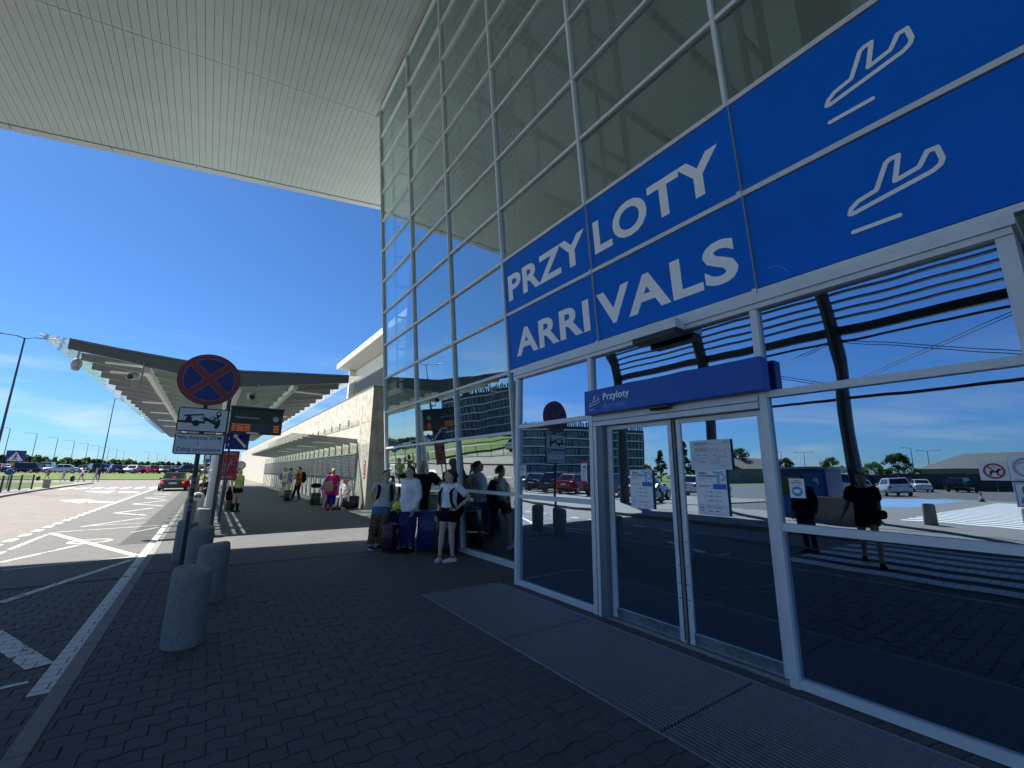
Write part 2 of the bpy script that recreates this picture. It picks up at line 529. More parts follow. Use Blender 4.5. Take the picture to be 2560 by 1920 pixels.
# ---- wavy pavers: the 300 that show largest as single pieces, the others joined
def paver_outline(ph):
    g = .0026
    xs = [ph + t * PL for t in (0, .14, .36, .5, .64, .86, 1.0)]
    lo = [(x, zig(x) + g) for x in xs]
    hi = [(x, zig(x) + PD - g) for x in reversed(xs)]
    lo[0] = (lo[0][0] + g, lo[0][1]); lo[-1] = (lo[-1][0] - g, lo[-1][1])
    hi[0] = (hi[0][0] - g, hi[0][1]); hi[-1] = (hi[-1][0] + g, hi[-1][1])
    return lo + hi
def paver_mb(ph, x0=0, y0=0, z=0.0, tx=0.0, ty=0.0, mb=None):
    o = paver_outline(ph)
    cx = sum(p[0] for p in o) / len(o); cy = sum(p[1] for p in o) / len(o)
    mb = mb if mb is not None else MB()
    def ring(s, zz): return [(cx + (p[0] - cx) * (1 - s / (PL / 2)) + x0 - ph, cy + (p[1] - cy) * (1 - s / (PD / 2)) + y0, zz + z + tx * (p[0] - cx) + ty * (p[1] - cy)) for p in o]
    return mb.rings([ring(0, -.03), ring(0, -.0035), ring(.0035, 0)], cap0=False)
CAMINV = cam.matrix_world.inverted()
def in_view(x, y, z=0.0, m=1.03):
    c = CAMINV @ Vector((x, y, z))
    if c.z > -.05: return False
    return abs(c.x / -c.z) < 18 / 14.993 * m and abs(c.y / -c.z) < 13.5 / 14.993 * m
def pave(parent, name, mat, regions, z):
    near, rest = [], []
    for xr, yr, ok in regions:
        for c in range(int(round(yr[0] / PD)), int(round(yr[1] / PD))):
            ph = 0.0 if c % 2 == 0 else .5
            for i in range(int(xr[0] / PL) - 2, int(xr[1] / PL) + 2):
                x, y = (i + ph) * PL, c * PD
                if x + PL < xr[0] + .02 or x > xr[1] - .02 or not ok(x + PL / 2, y + PD / 2): continue
                whole = x > xr[0] - .001 and x + PL < xr[1] + .001
                (near if whole and in_view(x + PL / 2, y + PD / 2) else rest).append((math.hypot(x + .1, y), x, y, ph * PL, xr))
    near.sort(key=lambda q: q[:3])
    rest += near[300:]
    ms = [paver_mb(p, tx=a, ty=b).mesh(name, mat) for p in (0.0, .5 * PL) for a, b in ((0, 0), (.016, -.008), (-.014, .014))]
    for d, x, y, p, xr in near[:300]:
        inst(name, ms[(0 if p == 0 else 3) + random.randrange(3)], parent, (x, y, z + random.uniform(-.003, .0014)))
    mb = MB()
    for d, x, y, p, xr in rest:
        b0 = len(mb.v)
        paver_mb(p, x, y, z + random.uniform(-.003, .0014), random.uniform(-.016, .016), random.uniform(-.016, .016), mb)
        if x < xr[0] or x + PL > xr[1]: mb.v[b0:] = [(min(max(q[0], xr[0]), xr[1]), q[1], q[2]) for q in mb.v[b0:]]
    o = mb.build(name + '_field', mat, parent)
    o['kind'] = 'stuff'
MATX0, MATX1, MATY1 = 2.585, 3.80, 5.74
yes = lambda x, y: True
pave(pavement, 'paver', PAVG, [((KX1 + .003, MATX0 - .014), (.42, MATY1), yes), ((MATX1 + .014, 4.12), (.42, MATY1), yes), ((KX1 + .003, 4.60), (MATY1, PVY), yes)], 0.0)
pave(road, 'road_paver', ROADG, [((-3.55, KX0 - .004), (2.24, PVY), lambda x, y: x > -y * .42 - .6)], RZ)

# ---- far side: pavement island, grass, second street, car park
slab('island', FARK[:-1] + [(-13, -40)], -.12, .07, PALEPAVE)
isk = MB()
for a, b in zip(FARK[:-1], FARK[1:-1]):
    d = Vector((b[0] - a[0], b[1] - a[1])).normalized(); n_ = Vector((d.y, -d.x)) * .07
    isk.hexa([(a[0] + n_.x, a[1] + n_.y, -.1), (b[0] + n_.x, b[1] + n_.y, -.1), (b[0] - n_.x, b[1] - n_.y, -.1), (a[0] - n_.x, a[1] - n_.y, -.1)],
             [(a[0] + n_.x, a[1] + n_.y, .078), (b[0] + n_.x, b[1] + n_.y, .078), (b[0] - n_.x, b[1] - n_.y, .078), (a[0] - n_.x, a[1] - n_.y, .078)])
o = isk.build('island_kerb', KERBC); o['kind'] = 'structure'
sheet('island_grass', [(-12.9, 50), (-11.6, 52), (-11.7, 66), (-12.6, 71), (-40, 71.6), (-40, 50)], .076, GRASS)
sheet('second_street', [(-13.0, -40), (-13.0, 46), (-73, 46), (-73, -40)], -.05, ASPH)
slab('parking_strip', [(-14.2, 14), (-24, 14), (-24, 44), (-14.2, 44)], -.12, .02, PALEPAVE)
sheet('crossing_apron', [(-13.0, -6), (-13.0, 9), (-40, 9), (-40, -6)], -.043, PALEPAVE)
slab('far_pavement', [(-40, 92), (40, 92), (40, 94), (-40, 94)], -.12, .08, PALEPAVE)
bank = MB().add([(-120, 93.8, .08), (60, 93.8, .08), (60, 100.5, .88), (-120, 100.5, .88), (60, 300, .88), (-120, 300, .88)], [(0, 1, 2, 3), (3, 2, 4, 5)]).build('grass_bank', GRASS)
bank['kind'] = 'structure'
sheet('car_park', [(-110, 101.2), (45, 101.2), (45, 250), (-110, 250)], .89, ASPH)

# ---- road markings
def line(mb, a, b, w, z=RZ + .004):
    d = Vector((b[0] - a[0], b[1] - a[1])).normalized(); n_ = Vector((-d.y, d.x)) * (w / 2)
    mb.add([(a[0] - n_.x, a[1] - n_.y, z), (b[0] - n_.x, b[1] - n_.y, z), (b[0] + n_.x, b[1] + n_.y, z), (a[0] + n_.x, a[1] + n_.y, z)], [(0, 1, 2, 3)])
mk = bpy.data.objects.new('road_markings', None); link(mk); mk['kind'] = 'structure'
k1 = MB(); line(k1, (-.825, 4.95), (-.825, 11.45), .13); k1.build('kerb_line', PAINT, mk)
k1 = MB(); line(k1, (-.825, 11.46), (-.825, 17.2), .13); k1.build('kerb_line', PAINT, mk)
zz = [((-2.58, 11.0), (-.94, 11.36), .10), ((-1.92, 8.42), (-.95, 11.0), .11), ((-.95, 11.50), (-3.14, 16.5), .13), ((-3.16, 12.2), (-3.15, 16.2), .10),
      ((-2.82, 11.88), (-2.02, 13.89), .10), ((-3.08, 16.67), (-.95, 17.18), .10), ((-2.8, 17.8), (-1.44, 20.39), .10), ((-2.77, 18.01), (-1.35, 18.2), .10),
      ((-2.73, 22.66), (-1.74, 24.94), .11), ((-2.61, 22.59), (-1.64, 21.14), .11), ((-2.75, 28.08), (-1.59, 30.65), .12), ((-2.75, 28.08), (-1.48, 26.24), .12),
      ((-2.8, 33.64), (-1.92, 35.25), .13), ((-2.8, 33.64), (-1.76, 31.94), .13), ((-1.44, 15.57), (-.95, 16.6), .10), ((-2.8, 39.2), (-1.9, 41), .13), ((-2.8, 39.2), (-1.8, 37.6), .13)]
for i, (a, b, w) in enumerate(zz):
    m_ = MB(); line(m_, a, b, w, RZ + .004 + i * .0002); m_.build('bus_stop_zigzag', PAINTF if w < .105 else PAINT, mk)
m_ = MB(); line(m_, (-1.62, 7.0), (-.96, 5.62), .17); line(m_, (-1.25, 5.22), (-.95, 5.28), .06); m_.build('corner_chevron', PAINT, mk)
dm = MB(); line(dm, (0, 0), (0, .48), .17, 0); dme = dm.mesh('lane_dash', PAINT)
for i in range(46): inst('lane_dash', dme, mk, (-3.56, 8.2 + i * .985, RZ + .0045))
def arrow(x, y, s):
    z = RZ + .004
    MB().add([(x - .09, y, z), (x + .09, y, z), (x + .09, y + 1.6 * s, z), (x - .09, y + 1.6 * s, z), (x - .5, y + 1.6 * s, z), (x + .5, y + 1.6 * s, z), (x, y + 3.1 * s, z)], [(0, 1, 2, 3), (4, 5, 6)]).build('lane_arrow', PAINT, mk)
MB().add([(-3.72, 30.5, RZ + .004), (-3.70, 29.5, RZ + .004), (-4.75, 30.6, RZ + .004), (-4.9, 31.9, RZ + .004), (-6.3, 33.2, RZ + .004), (-4.95, 33.0, RZ + .004), (-4.92, 29.9, RZ + .004)], [(0, 3, 2, 1), (4, 6, 5)]).build('lane_arrow', PAINT, mk)
MB().add([(-3.9, 42.6, RZ + .004), (-3.9, 41.4, RZ + .004), (-5.1, 42.6, RZ + .004), (-5.2, 44.2, RZ + .004), (-7.4, 45.6, RZ + .004), (-5.6, 45.5, RZ + .004), (-5.5, 41.4, RZ + .004)], [(0, 3, 2, 1), (4, 6, 5)]).build('lane_arrow', PAINT, mk)
zb = MB(); line(zb, (0, 0), (0, 4.2), .45, 0); zbm = zb.mesh('crossing_bar', PAINT)
for i in range(6): inst('crossing_bar', zbm, mk, (-1.7 - i * .82, .1, RZ + .005))
for i in range(7): inst('crossing_bar', zbm, mk, (-3.9 - i * .95, 50.5, RZ + .005))
zb2 = MB(); line(zb2, (0, 0), (0, 4.6), .48, 0); zbm2 = zb2.mesh('crossing_bar', pm('fresh_white_paint', (.78, .78, .76), .7, 0, .08, 4))
for i in range(24): inst('crossing_bar', zbm2, mk, (-13.9 - i * .95, 1.0, -.037))
sheet('parking_bay_blue', [(-24, 7.2), (-24, 12.2), (-37, 12.2), (-37, 7.2)], -.036, pm('bay_blue_paint', (.10, .24, .42), .8, 0, .15, 2))
mh = MB().tube([(-2.03, 14.25, RZ - .02), (-2.03, 14.25, RZ + .004)], .30, 28).build('manhole_cover', pm('cast_iron', (.11, .10, .09), .6, .5, .25, 18, .4, 60), mk)
MB().tube([(-2.03, 14.25, RZ - .02), (-2.03, 14.25, RZ + .002)], .40, 28).build('manhole_frame', pm('pale_frame', (.40, .38, .34), .8, 0, .2, 9), mk)

# ================================================================ TERMINAL
K, XB = .088, 4.58
def fx(z): return XB - K * z
FN = Vector((-1, 0, -K)).normalized()          # outward normal of the leaning glass front
FUP = Vector((-K, 0, 1)).normalized()
MY = [-6.80, -4.60, -2.40, -.27, 1.87, 4.0, 6.17, 8.28, 10.45, 12.88]
ZR = [.05, 1.25, 2.32, 3.40, 4.45, 5.50, 6.55, 7.60, 8.63, 9.66, 10.68, 11.70, 12.75, 13.80]
term = thing('terminal_building', (XB, 3, 0), 'tall airport terminal with a leaning grid of dark reflecting glass and wide overhanging roof', 'building')
PT = Matrix.Translation((-XB, -3, 0))
def lean_box(y0, y1, z0, z1, out, inn):
    def p(y, z, d): 
        q = Vector((fx(z), y, z)) + FN * d
        return PT @ q
    return MB().hexa([p(y0, z0, out), p(y1, z0, out), p(y1, z0, -inn), p(y0, z0, -inn)], [p(y0, z1, out), p(y1, z1, out), p(y1, z1, -inn), p(y0, z1, -inn)])
for y in MY:
    lean_box(y - .020, y + .020, 0.0, 13.84, .062, .10).build('mullion', ALU, term)
for b in range(len(MY) - 1):
    y0, y1 = MY[b] + .022, MY[b + 1] - .022
    for r, z in enumerate(ZR):
        if MY[b + 1] <= 6.2 and MY[b] >= -.3 and z < 3.3: continue
        zh = .026 if r else .045
        lean_box(y0, y1, z - zh, z + zh, .045, .06).build('transom', ALU, term)
    for r in range(len(ZR) - 1):
        if MY[b + 1] <= 6.2 and MY[b] >= -.3 and ZR[r] < 3.3: continue
        c = Vector((fx((ZR[r] + ZR[r + 1]) / 2), (y0 + y1) / 2, (ZR[r] + ZR[r + 1]) / 2))
        w, h = (y1 - y0) / 2 + .012, (ZR[r + 1] - ZR[r]) / 2 - .02
        o = MB().box(-.006, .006, -w, w, -h, h).build('glass_pane', GLASS, term)
        R_ = frame(PT @ c, FN * -1, (0, 1, 0))
        o.matrix_local = R_ @ Matrix.Rotation(rad(random.uniform(-.12, .12)), 4, 'Y') @ Matrix.Rotation(rad(random.uniform(-.10, .10)), 4, 'Z')
# narrow pane between entrance box and first mullion
lean_box(5.60, 6.14, .05, 3.36, .01, .002).build('glass_pane', GLASS, term)
# side wall behind the corner, inner walls, floors and an added glowing ceiling
def tb(x0, x1, y0, y1, z0, z1): return MB().box(x0 - XB, x1 - XB, y0 - 3, y1 - 3, z0, z1)
tb(4.75, 15.9, 12.80, 12.92, 0, 13.8).build('side_wall', ALU_D, term)
tb(15.9, 16.2, -12, 12.95, 0, 13.9).build('back_wall', DARKIN, term)
tb(4.7, 15.9, -12.2, -12, 0, 13.9).build('end_wall', DARKIN, term)
tb(8.2, 15.8, -11.9, 12.7, 4.2, 4.6).build('upper_floor', DARKIN, term)
GLOWCEIL = pm('added_glow_sheet', (.40, .43, .42), .7, 0, .08, 1)  # translucent ceiling added to brighten the hall behind the glass
n_, l_ = GLOWCEIL.node_tree.nodes, GLOWCEIL.node_tree.links
tr_ = n_.new('ShaderNodeBsdfTranslucent'); tr_.inputs[0].default_value = (.20, .24, .235, 1)
ms_ = n_.new('ShaderNodeMixShader'); ms_.inputs[0].default_value = .5
l_.new(n_['Principled BSDF'].outputs[0], ms_.inputs[1]); l_.new(tr_.outputs[0], ms_.inputs[2]); l_.new(ms_.outputs[0], n_['Material Output'].inputs[0])
for i in range(10): tb(4.9, 15.8, -11.9 + i * 2.46, -9.5 + i * 2.46, 13.60, 13.72).build('added_ceiling_glow', GLOWCEIL, term); tb(4.9, 15.8, -9.5 + i * 2.46, -9.44 + i * 2.46, 13.3, 13.72).build('roof_beam', TRUSS, term)
for y in MY[1:]:
    for off, r_ in ((.34, .035), (.95, .055)):
        a, b_ = Vector((fx(.1), y - .12, .1)) - FN * off, Vector((fx(13.5), y - .12, 13.5)) - FN * off
        MB().tube([PT @ a, PT @ b_], r_, 8).build('truss_chord', TRUSS, term)
    for z in ZR[1:]:
        a, b_ = Vector((fx(z), y - .12, z - .1)) - FN * .34, Vector((fx(z), y - .12, z - .1)) - FN * .95
        MB().tube([PT @ a, PT @ b_], .035, 6).build('truss_rung', TRUSS, term)
for y in (-5, 1.5, 9.6):
    MB().tube([PT @ Vector((6.9, y, 0)), PT @ Vector((6.2, y, 13.6))], .30, 16).build('round_column', TRUSS, term, angle=40)
# roof: sloping soffit of long narrow panels, edge trim, roof slab
SM = .155
def sz(x): return 14.0 - SM * (3.4 - x)
PW = .195
sp = MB()
npan = 88
for seg, (ya, yb) in enumerate(((-10.0, 13.40), (13.415, 18.93))):
    g = .0035
    m_ = MB().hexa([(g, ya, -.0), (PW - g, ya, SM * PW * 0), (PW - g, yb, 0), (g, yb, 0)], [(g, ya, .03), (PW - g, ya, .03), (PW - g, yb, .03), (g, yb, .03)])
    me = m_.mesh('soffit_panel', SOFFIT)
    for i in range(npan):
        x = 3.36 - (i + 1) * PW
        o = inst('soffit_panel', me, term, (x - XB, -3, sz(x)))
        o.rotation_euler = (0, -math.atan(SM), 0)
    if seg == 1:
        for i in range(26):
            x = 3.36 + i * PW
            o = inst('soffit_panel', me, term, (x - XB, -3, sz(x)))
            o.rotation_euler = (0, -math.atan(SM), 0)
XE = 3.36 - npan * PW
def roofpart(name, x0, x1, y0, y1, d0, d1, mat):
    MB().hexa([(x0 - XB, y0 - 3, sz(x0) + d0), (x1 - XB, y0 - 3, sz(x1) + d0), (x1 - XB, y1 - 3, sz(x1) + d0), (x0 - XB, y1 - 3, sz(x0) + d0)],
              [(x0 - XB, y0 - 3, sz(x0) + d1), (x1 - XB, y0 - 3, sz(x1) + d1), (x1 - XB, y1 - 3, sz(x1) + d1), (x0 - XB, y1 - 3, sz(x0) + d1)]).build(name, mat, term)
roofpart('roof', XE, 3.4, -10, 18.93, .045, .9, pm('roof_dark', (.10, .10, .10), .8, 0, .1, 2))
MB().box(3.4 - XB, 4.88 - XB, -13, 9.98, 13.86, 14.8).build('roof_deck', MATS['roof_dark'], term)
roofpart('roof', 3.4, 9.0, 12.99, 18.93, .045, .9, MATS['roof_dark'])
roofpart('soffit_strip', 3.4, 9.0, 12.99, 13.41, 0, .04, SOFFIT)
x = XE
while x < 8.0:
    roofpart('edge_trim', x + .01, x + 2.38, 18.945, 19.26, -.03, .86, SOFFIT)
    x += 2.4
roofpart('edge_trim', XE - .35, XE - .012, -10, 19.26, -.05, .86, SOFFIT)

# ---- big blue sign across three bays
def onf(y, z, d=0.0): return Vector((fx(z), y, z)) + FN * d
sign = thing('arrivals_sign', (4.2, 3, 3.4), 'large blue band sign with white PRZYLOTY and ARRIVALS lettering and plane symbols', 'sign')
PS = Matrix.Translation((-4.2, -3, -3.4))
panels = {}
for b in range(2, 6):
    for r in (3, 4):
        y0, y1, z0, z1 = MY[b] + .034, MY[b + 1] - .034, ZR[r] + .04, ZR[r + 1] - .04
        m_ = MB().hexa([PS @ onf(y0, z0, .030), PS @ onf(y1, z0, .030), PS @ onf(y1, z0, .012), PS @ onf(y0, z0, .012)], [PS @ onf(y0, z1, .030), PS @ onf(y1, z1, .030), PS @ onf(y1, z1, .012), PS @ onf(y0, z1, .012)])
        panels[b, r] = m_.build('sign_panel', SIGNBLUE, sign)
for y in MY[2:6] [0:]:
    for r in (3, 4):
        z0, z1 = ZR[r] + .037, ZR[r + 1] - .037
        MB().hexa([PS @ onf(y - .023, z0, .066), PS @ onf(y + .023, z0, .066), PS @ onf(y + .023, z0, .0625), PS @ onf(y - .023, z0, .0625)], [PS @ onf(y - .023, z1, .066), PS @ onf(y + .023, z1, .066), PS @ onf(y + .023, z1, .0625), PS @ onf(y - .023, z1, .0625)]).build('blue_strip', SIGNBLUE, sign)
def fmat(y, z, d): return PS @ frame(onf(y, z, d), (0, -1, 0), FUP)
text('lettering', 'PRZY', fmat(6.04, 4.70, .033), SIGNWHITE, panels[5, 4], 1.98, .455, .031)
text('lettering', 'LOTY', fmat(3.89, 4.69, .033), SIGNWHITE, panels[4, 4], 1.87, .465, .031)
text('lettering', 'ARRI', fmat(5.91, 3.645, .033), SIGNWHITE, panels[5, 3], 1.80, .45, .031)
text('lettering', 'VALS', fmat(3.95, 3.63, .033), SIGNWHITE, panels[4, 3], 1.96, .46, .031)
PLANE = [(0, 0), (.018, -.006), (.53, .080), (.575, .105), (.592, .140), (.578, .244), (.523, .246), (.464, .153), (.316, .123), (.365, .316), (.315, .316), (.285, .300), (.196, .111), (.072, .082), (.017, .041)]
for r, y, z in ((4, 1.04, 4.85), (3, 1.03, 3.805)):
    F = Flat(fmat(y, z, .033))
    F.stroke(PLANE, .036, True)
    F.stroke([(0.0, -.165), (.30, -.165)], .034)
    F.build('plane_symbol', SIGNWHITE, panels[3, r])
# pale creases in the film
for r, pts in ((4, [(.62, .40), (.58, .30), (.50, .235), (.36, .22), (.2, .205)]), (3, [(1.56, .06), (1.60, .12), (1.66, .155), (1.72, .16)])):
    F = Flat(fmat(0, ZR[r] + .04, .0315))
    F.stroke([(-p[0] if r == 3 else -.32 + (.62 - p[0]), p[1] + (.45 if r == 4 else 0)) for p in pts], .006)
    F.build('film_crease', SIGNFADE, panels[3, r])

# ---- entrance box with sliding doors
VX = 3.95
ent = thing('entrance_vestibule', (VX, 2.8, 0), 'glazed entrance box with silver frame and two sliding doors', 'entrance')
def vb(x0, x1, y0, y1, z0, z1, name, mat=ALU): return MB().box(x0 - VX, x1 - VX, y0 - 2.8, y1 - 2.8, z0, z1).build(name, mat, ent)
for y0, y1 in ((5.485, 5.555), (3.862, 3.925), (1.750, 1.812), (.19, .27)):
    vb(VX, VX + .14, y0, y1, 0, 3.115, 'post')
vb(VX - .01, 4.40, .19, 5.555, 3.118, 3.165, 'head_beam'); vb(VX - .03, 4.32, .17, 5.575, 3.167, 3.245, 'head_capping')
vb(4.09, 4.60, 5.49, 5.55, 0, 3.1, 'side_panel'); vb(4.09, 4.60, .19, .25, 0, 3.1, 'side_panel')
for y0, y1, tz in ((3.926, 5.484, (2.335, 1.27)), (.271, 1.749, (2.32, 1.20))):
    for z in tz: vb(VX + .008, VX + .10, y0, y1, z - .03, z + .03, 'transom')
    vb(VX + .008, VX + .10, y0, y1, .005, .065, 'sill')
    zs = [.065] + [q for z in reversed(tz) for q in (z - .03, z + .03)] + [3.115]
    for i in range(0, 6, 2):
        o = MB().box(-.006, .006, -(y1 - y0) / 2 - .005, (y1 - y0) / 2 + .005, -(zs[i + 1] - zs[i]) / 2 - .005, (zs[i + 1] - zs[i]) / 2 + .005).build('pane', GLASSV, ent)
        o.location = (.055, (y0 + y1) / 2 - 2.8, (zs[i] + zs[i + 1]) / 2)
        o.rotation_euler = (0, rad(random.uniform(-.10, .10)), rad(random.uniform(-.15, .15)))
vb(VX + .05, VX + .062, 1.813, 3.861, 2.40, 3.115, 'pane', GLASSV)
vb(VX - .012, VX + .16, 1.818, 3.842, 2.205, 2.325, 'lintel'); vb(VX - .022, VX - .0125, 1.818, 3.842, 2.262, 2.268, 'lintel_groove', BLACKP)
vb(VX + .01, VX + .10, 1.818, 3.842, 2.327, 2.40, 'transom')
vb(VX + .004, VX + .20, 3.70, 3.842, 0, 2.20, 'jamb', pm('jamb_grey', (.16, .19, .22), .5, .2, .1, 3)); vb(VX - .006, VX + .003, 3.80, 3.842, 0, 2.20, 'jamb_cover')
vb(VX + .01, VX + .30, 1.82, 3.70, -.01, .012, 'threshold', STEEL)
for y0, y1, nm in ((2.765, 3.695, 'a'), (1.822, 2.735, 'b')):
    d = bpy.data.objects.new('sliding_door', None); link(d, ent); d.location = (.10, (y0 + y1) / 2 - 2.8, 0)
    hw = (y1 - y0) / 2
    for a, b_ in ((-hw, -hw + .062), (hw - .062, hw)): MB().box(-.02, .025, a, b_, .02, 2.195).build('stile', ALU, d)
    MB().box(-.02, .025, -hw + .063, hw - .063, .02, .125).build('bottom_rail', pm('scuffed_steel', (.34, .38, .42), .28, .7, .35, 6, .15, 30), d)
    MB().box(-.02, .025, -hw + .063, hw - .063, 2.15, 2.195).build('top_rail', ALU, d)
    MB().box(-.004, .004, -hw + .058, hw - .058, .12, 2.155).build('pane', GLASSV, d)
    MB().box(-.026, -.021, hw - .012 if nm == 'b' else -hw, hw if nm == 'b' else -hw + .012, .03, 2.19).build('gasket', RUBBER, d)
    for z, w_ in ((.55, .05), (.72, .03), (.41, .045), (.95, .025)):
        MB().box(-.0215, -.0205, (hw - .055) if nm == 'b' else -hw + .008, (hw - .055 + w_) if nm == 'b' else -hw + .008 + w_, z, z + .006).build('scuff', BLACKP, d)
# door header sign
hs = thing('door_header_sign', (3.84, 2.78, 2.34), 'blue box sign over the sliding doors reading Przyloty Arrivals', 'sign')
hb = MB().cbox(-.02, .10, -1.08, 1.085, 0, .30, .006).build('sign_box', SIGNBLUE_D, hs)
fh = lambda y, z: frame((-.023, y, z), (0, -1, 0), (0, 0, 1))
text('lettering', 'Przyloty', fh(.765, .155), SIGNWHITE, hb, .40, None, .022)
text('lettering', 'Arrivals', fh(.765, .045), SIGNFADE, hb, .335, None, .004)
F = Flat(fh(.985, .10)); F.stroke([(p[0] * .27, p[1] * .36) for p in PLANE], .0085, True); F.stroke([(0, -.045), (.075, -.045)], .0085); F.build('plane_symbol', SIGNWHITE, hb)
o = MB().cbox(-.055, .03, -.13, .13, -.03, .035, .02).build('motion_sensor', BLACKP, None, loc=(3.905, 2.80, 2.325))
tag(o, 'rounded black motion sensor under the blue door header sign', 'sensor')
cl = thing('door_curtain_unit', (3.90, 2.75, 3.11), 'slim silver box with black underside on the entrance head beam', 'door unit')
MB().box(-.14, .018, -.29, .29, .0, .10).build('housing', ALU, cl); MB().box(-.135, .014, -.27, .27, -.06, -.001).build('underside', BLACKP, cl)

# ---- notices on the glass (placed on the pane or door they stick to)
def scl(y, z, x, x0=3.93):
    k_ = x / x0
    return y * k_, 1.62 + (z - 1.62) * k_
def notice(name, y0, y1, z0, z1, x, label, cat='poster', mat=PAPER, th=.003, r=0.0):
    y0, z0 = scl(y0, z0, x); y1, z1 = scl(y1, z1, x)
    o = MB().box(-th, 0, -(y0 - y1), 0, 0, z1 - z0).build(name, mat, None, loc=(x, y0, z0))
    tag(o, label, cat)
    return o, frame((-th - .0006, 0, 0), (0, -1, 0), (0, 0, 1)), y0 - y1, z1 - z0
def price_poster(o, M, w, h, pale_print):
    text('print', 'Układ', M @ Matrix.Translation((.03, h * .90, 0)), RTBLUE, o, .085, None, .03)
    text('print', 'komunikacyjny', M @ Matrix.Translation((.03, h * .845, 0)), RTBLUE, o, .20, None, .03)
    text('print', 'Communication', M @ Matrix.Translation((.03, h * .80, 0)), INKGREY, o, .135, None, 0)
    text('print', 'System', M @ Matrix.Translation((.03, h * .76, 0)), INKGREY, o, .06, None, 0)
    F = Flat(M); F.stroke([(w * .60, h * .955), (w * .76, h * .925), (w * .90, h * .955)], .018); F.stroke([(w * .75, h * .92), (w * .75, h * .72)], .028)
    F.stroke([(w * .75 + .035 + .03 * math.cos(a), h * .84 + .03 * math.sin(a)) for a in [math.pi * (-.5 + i / 8) for i in range(9)]], .018)
    F.build('letter_symbol', PALEB, o)
    F = Flat(M); F.rect(w * .56, w * .985, h * .575, h * .685); F.build('price_tab', PAPERB, o)
    text('print', 'Cennik', M @ Matrix.Translation((w * .60, h * .63, .001)), SIGNWHITE, o, .07, None, .03)
    for i, (a, b_) in enumerate((('10', '5'), ('10-20', '20'), ('+10', '10'))):
        z = h * (.50 - i * .095)
        text('print', a, M @ Matrix.Translation((w * (.33 if i != 1 else .24), z, 0)), INKGREY, o, None, .011, .01)
        text('print', b_, M @ Matrix.Translation((w * .62, z, 0)), RTBLUE, o, None, .013, .03)
        F = Flat(M); F.rect(w * .43, w * .53, z + .002, z + .010); F.rect(w * .57, w * .59, z + .004, z + .007); F.rect(w * .71, w * .80, z + .001, z + .006); F.build('fine_print', INKGREY, o)
    F = Flat(M)
    F.stroke([(w * .28, h * .22), (w * .90, h * .22), (w * .96, h * .195), (w * .96, h * .065), (w * .90, h * .04), (w * .25, h * .04), (w * .20, h * .06)], .0022)
    F.stroke([(w * .10, h * .23), (w * .20, h * .23), (w * .20, h * .09), (w * .10, h * .09)], .004, True); F.rect(w * .11, w * .19, h * .15, h * .17)
    F.rect(w * .10, w * .50, h * .640, h * .650); F.rect(w * .10, w * .42, h * .615, h * .622); F.rect(w * .36, w * .50, h * .085, h * .10); F.rect(w * .58, w * .74, h * .085, h * .10)
    F.build('outline_print', PALEB if pale_print else RTBLUE, o)  # outline printed in a paler blue when set
    F = Flat(M); F.rect(w * .30, w * .85, h * .178, h * .186); F.rect(w * .30, w * .80, h * .158, h * .163); F.build('red_print', INKRED, o)
PXD = 4.024
o, M, w, h = notice('price_poster', 3.277, 2.980, 1.253, 1.666, PXD, 'white price poster taped alone to the door pane beside the grey jamb'); price_poster(o, M, w, h, True)
o, M, w, h = notice('price_poster', 2.468, 2.163, 1.247, 1.666, PXD, 'white price poster on the door pane directly under the floor plan board'); price_poster(o, M, w, h, False)
o, M, w, h = notice('floor_plan_board', 2.508, 2.098, 1.667, 1.949, PXD, 'pale grey board with a line drawing of the terminal floor plan', 'board', pm('board_grey', (.70, .73, .77), .5, 0, .03, 4))
F = Flat(M)
F.stroke([(w * a, h * b_) for a, b_ in ((.08, .62), (.87, .62), (.87, .42), (.80, .42), (.78, .45), (.72, .45), (.72, .21), (.64, .21), (.64, .26), (.70, .26), (.68, .36), (.69, .40), (.54, .30), (.55, .25), (.60, .25), (.60, .21), (.50, .21), (.50, .38), (.30, .38), (.30, .31), (.11, .31), (.11, .38), (.08, .38))], .0022, True)
F.rect(w * .13, w * .45, h * .885, h * .905)
for z, b_ in ((.85, .75), (.82, .36), (.72, .48), (.68, .72), (.65, .4), (.27, .38), (.24, .40), (.13, .9)): F.rect(w * (.13 if z > .5 else b_ - .16), w * b_, h * z, h * (z + .010))
for a in (.18, .35, .58): F.rect(w * a, w * (a + .09), h * .47, h * .49)
F.stroke([(w * .86, h * .86), (w * .95, h * .94)], .004); F.stroke([(w * .87, h * .93), (w * .94, h * .87)], .004)
F.build('plan_print', INKGREY, o)
PXG = 3.993
o, M, w, h = notice('notice_sticker', 5.401, 5.237, 1.58, 1.739, PXG, 'small white sticker with two red rings on the pane beside the corner post', 'sticker')
F = Flat(M); F.ringd(w * .30, h * .72, .028, .036); F.ringd(w * .70, h * .72, .028, .036); F.stroke([(w * .16, h * .86), (w * .44, h * .58)], .006); F.stroke([(w * .56, h * .86), (w * .84, h * .58)], .006); F.build('red_rings', INKRED, o)
F = Flat(M); [F.rect(w * .15, w * .85, h * q, h * (q + .02)) for q in (.42, .36, .25, .2, .12)]; F.build('fine_print', INKGREY, o)
o, M, w, h = notice('camera_warning_sticker', 4.064, 3.955, 1.498, 1.781, PXG, 'tall white sticker headed UWAGA in red with a black camera drawing', 'sticker')
F = Flat(M); F.rect(0, w, h * .88, h); F.rect(0, w, 0, h * .12); F.build('red_band', INKRED, o)
text('print', 'UWAGA', M @ Matrix.Translation((w * .08, h * .905, .001)), SIGNWHITE, o, w * .84, None, .03)
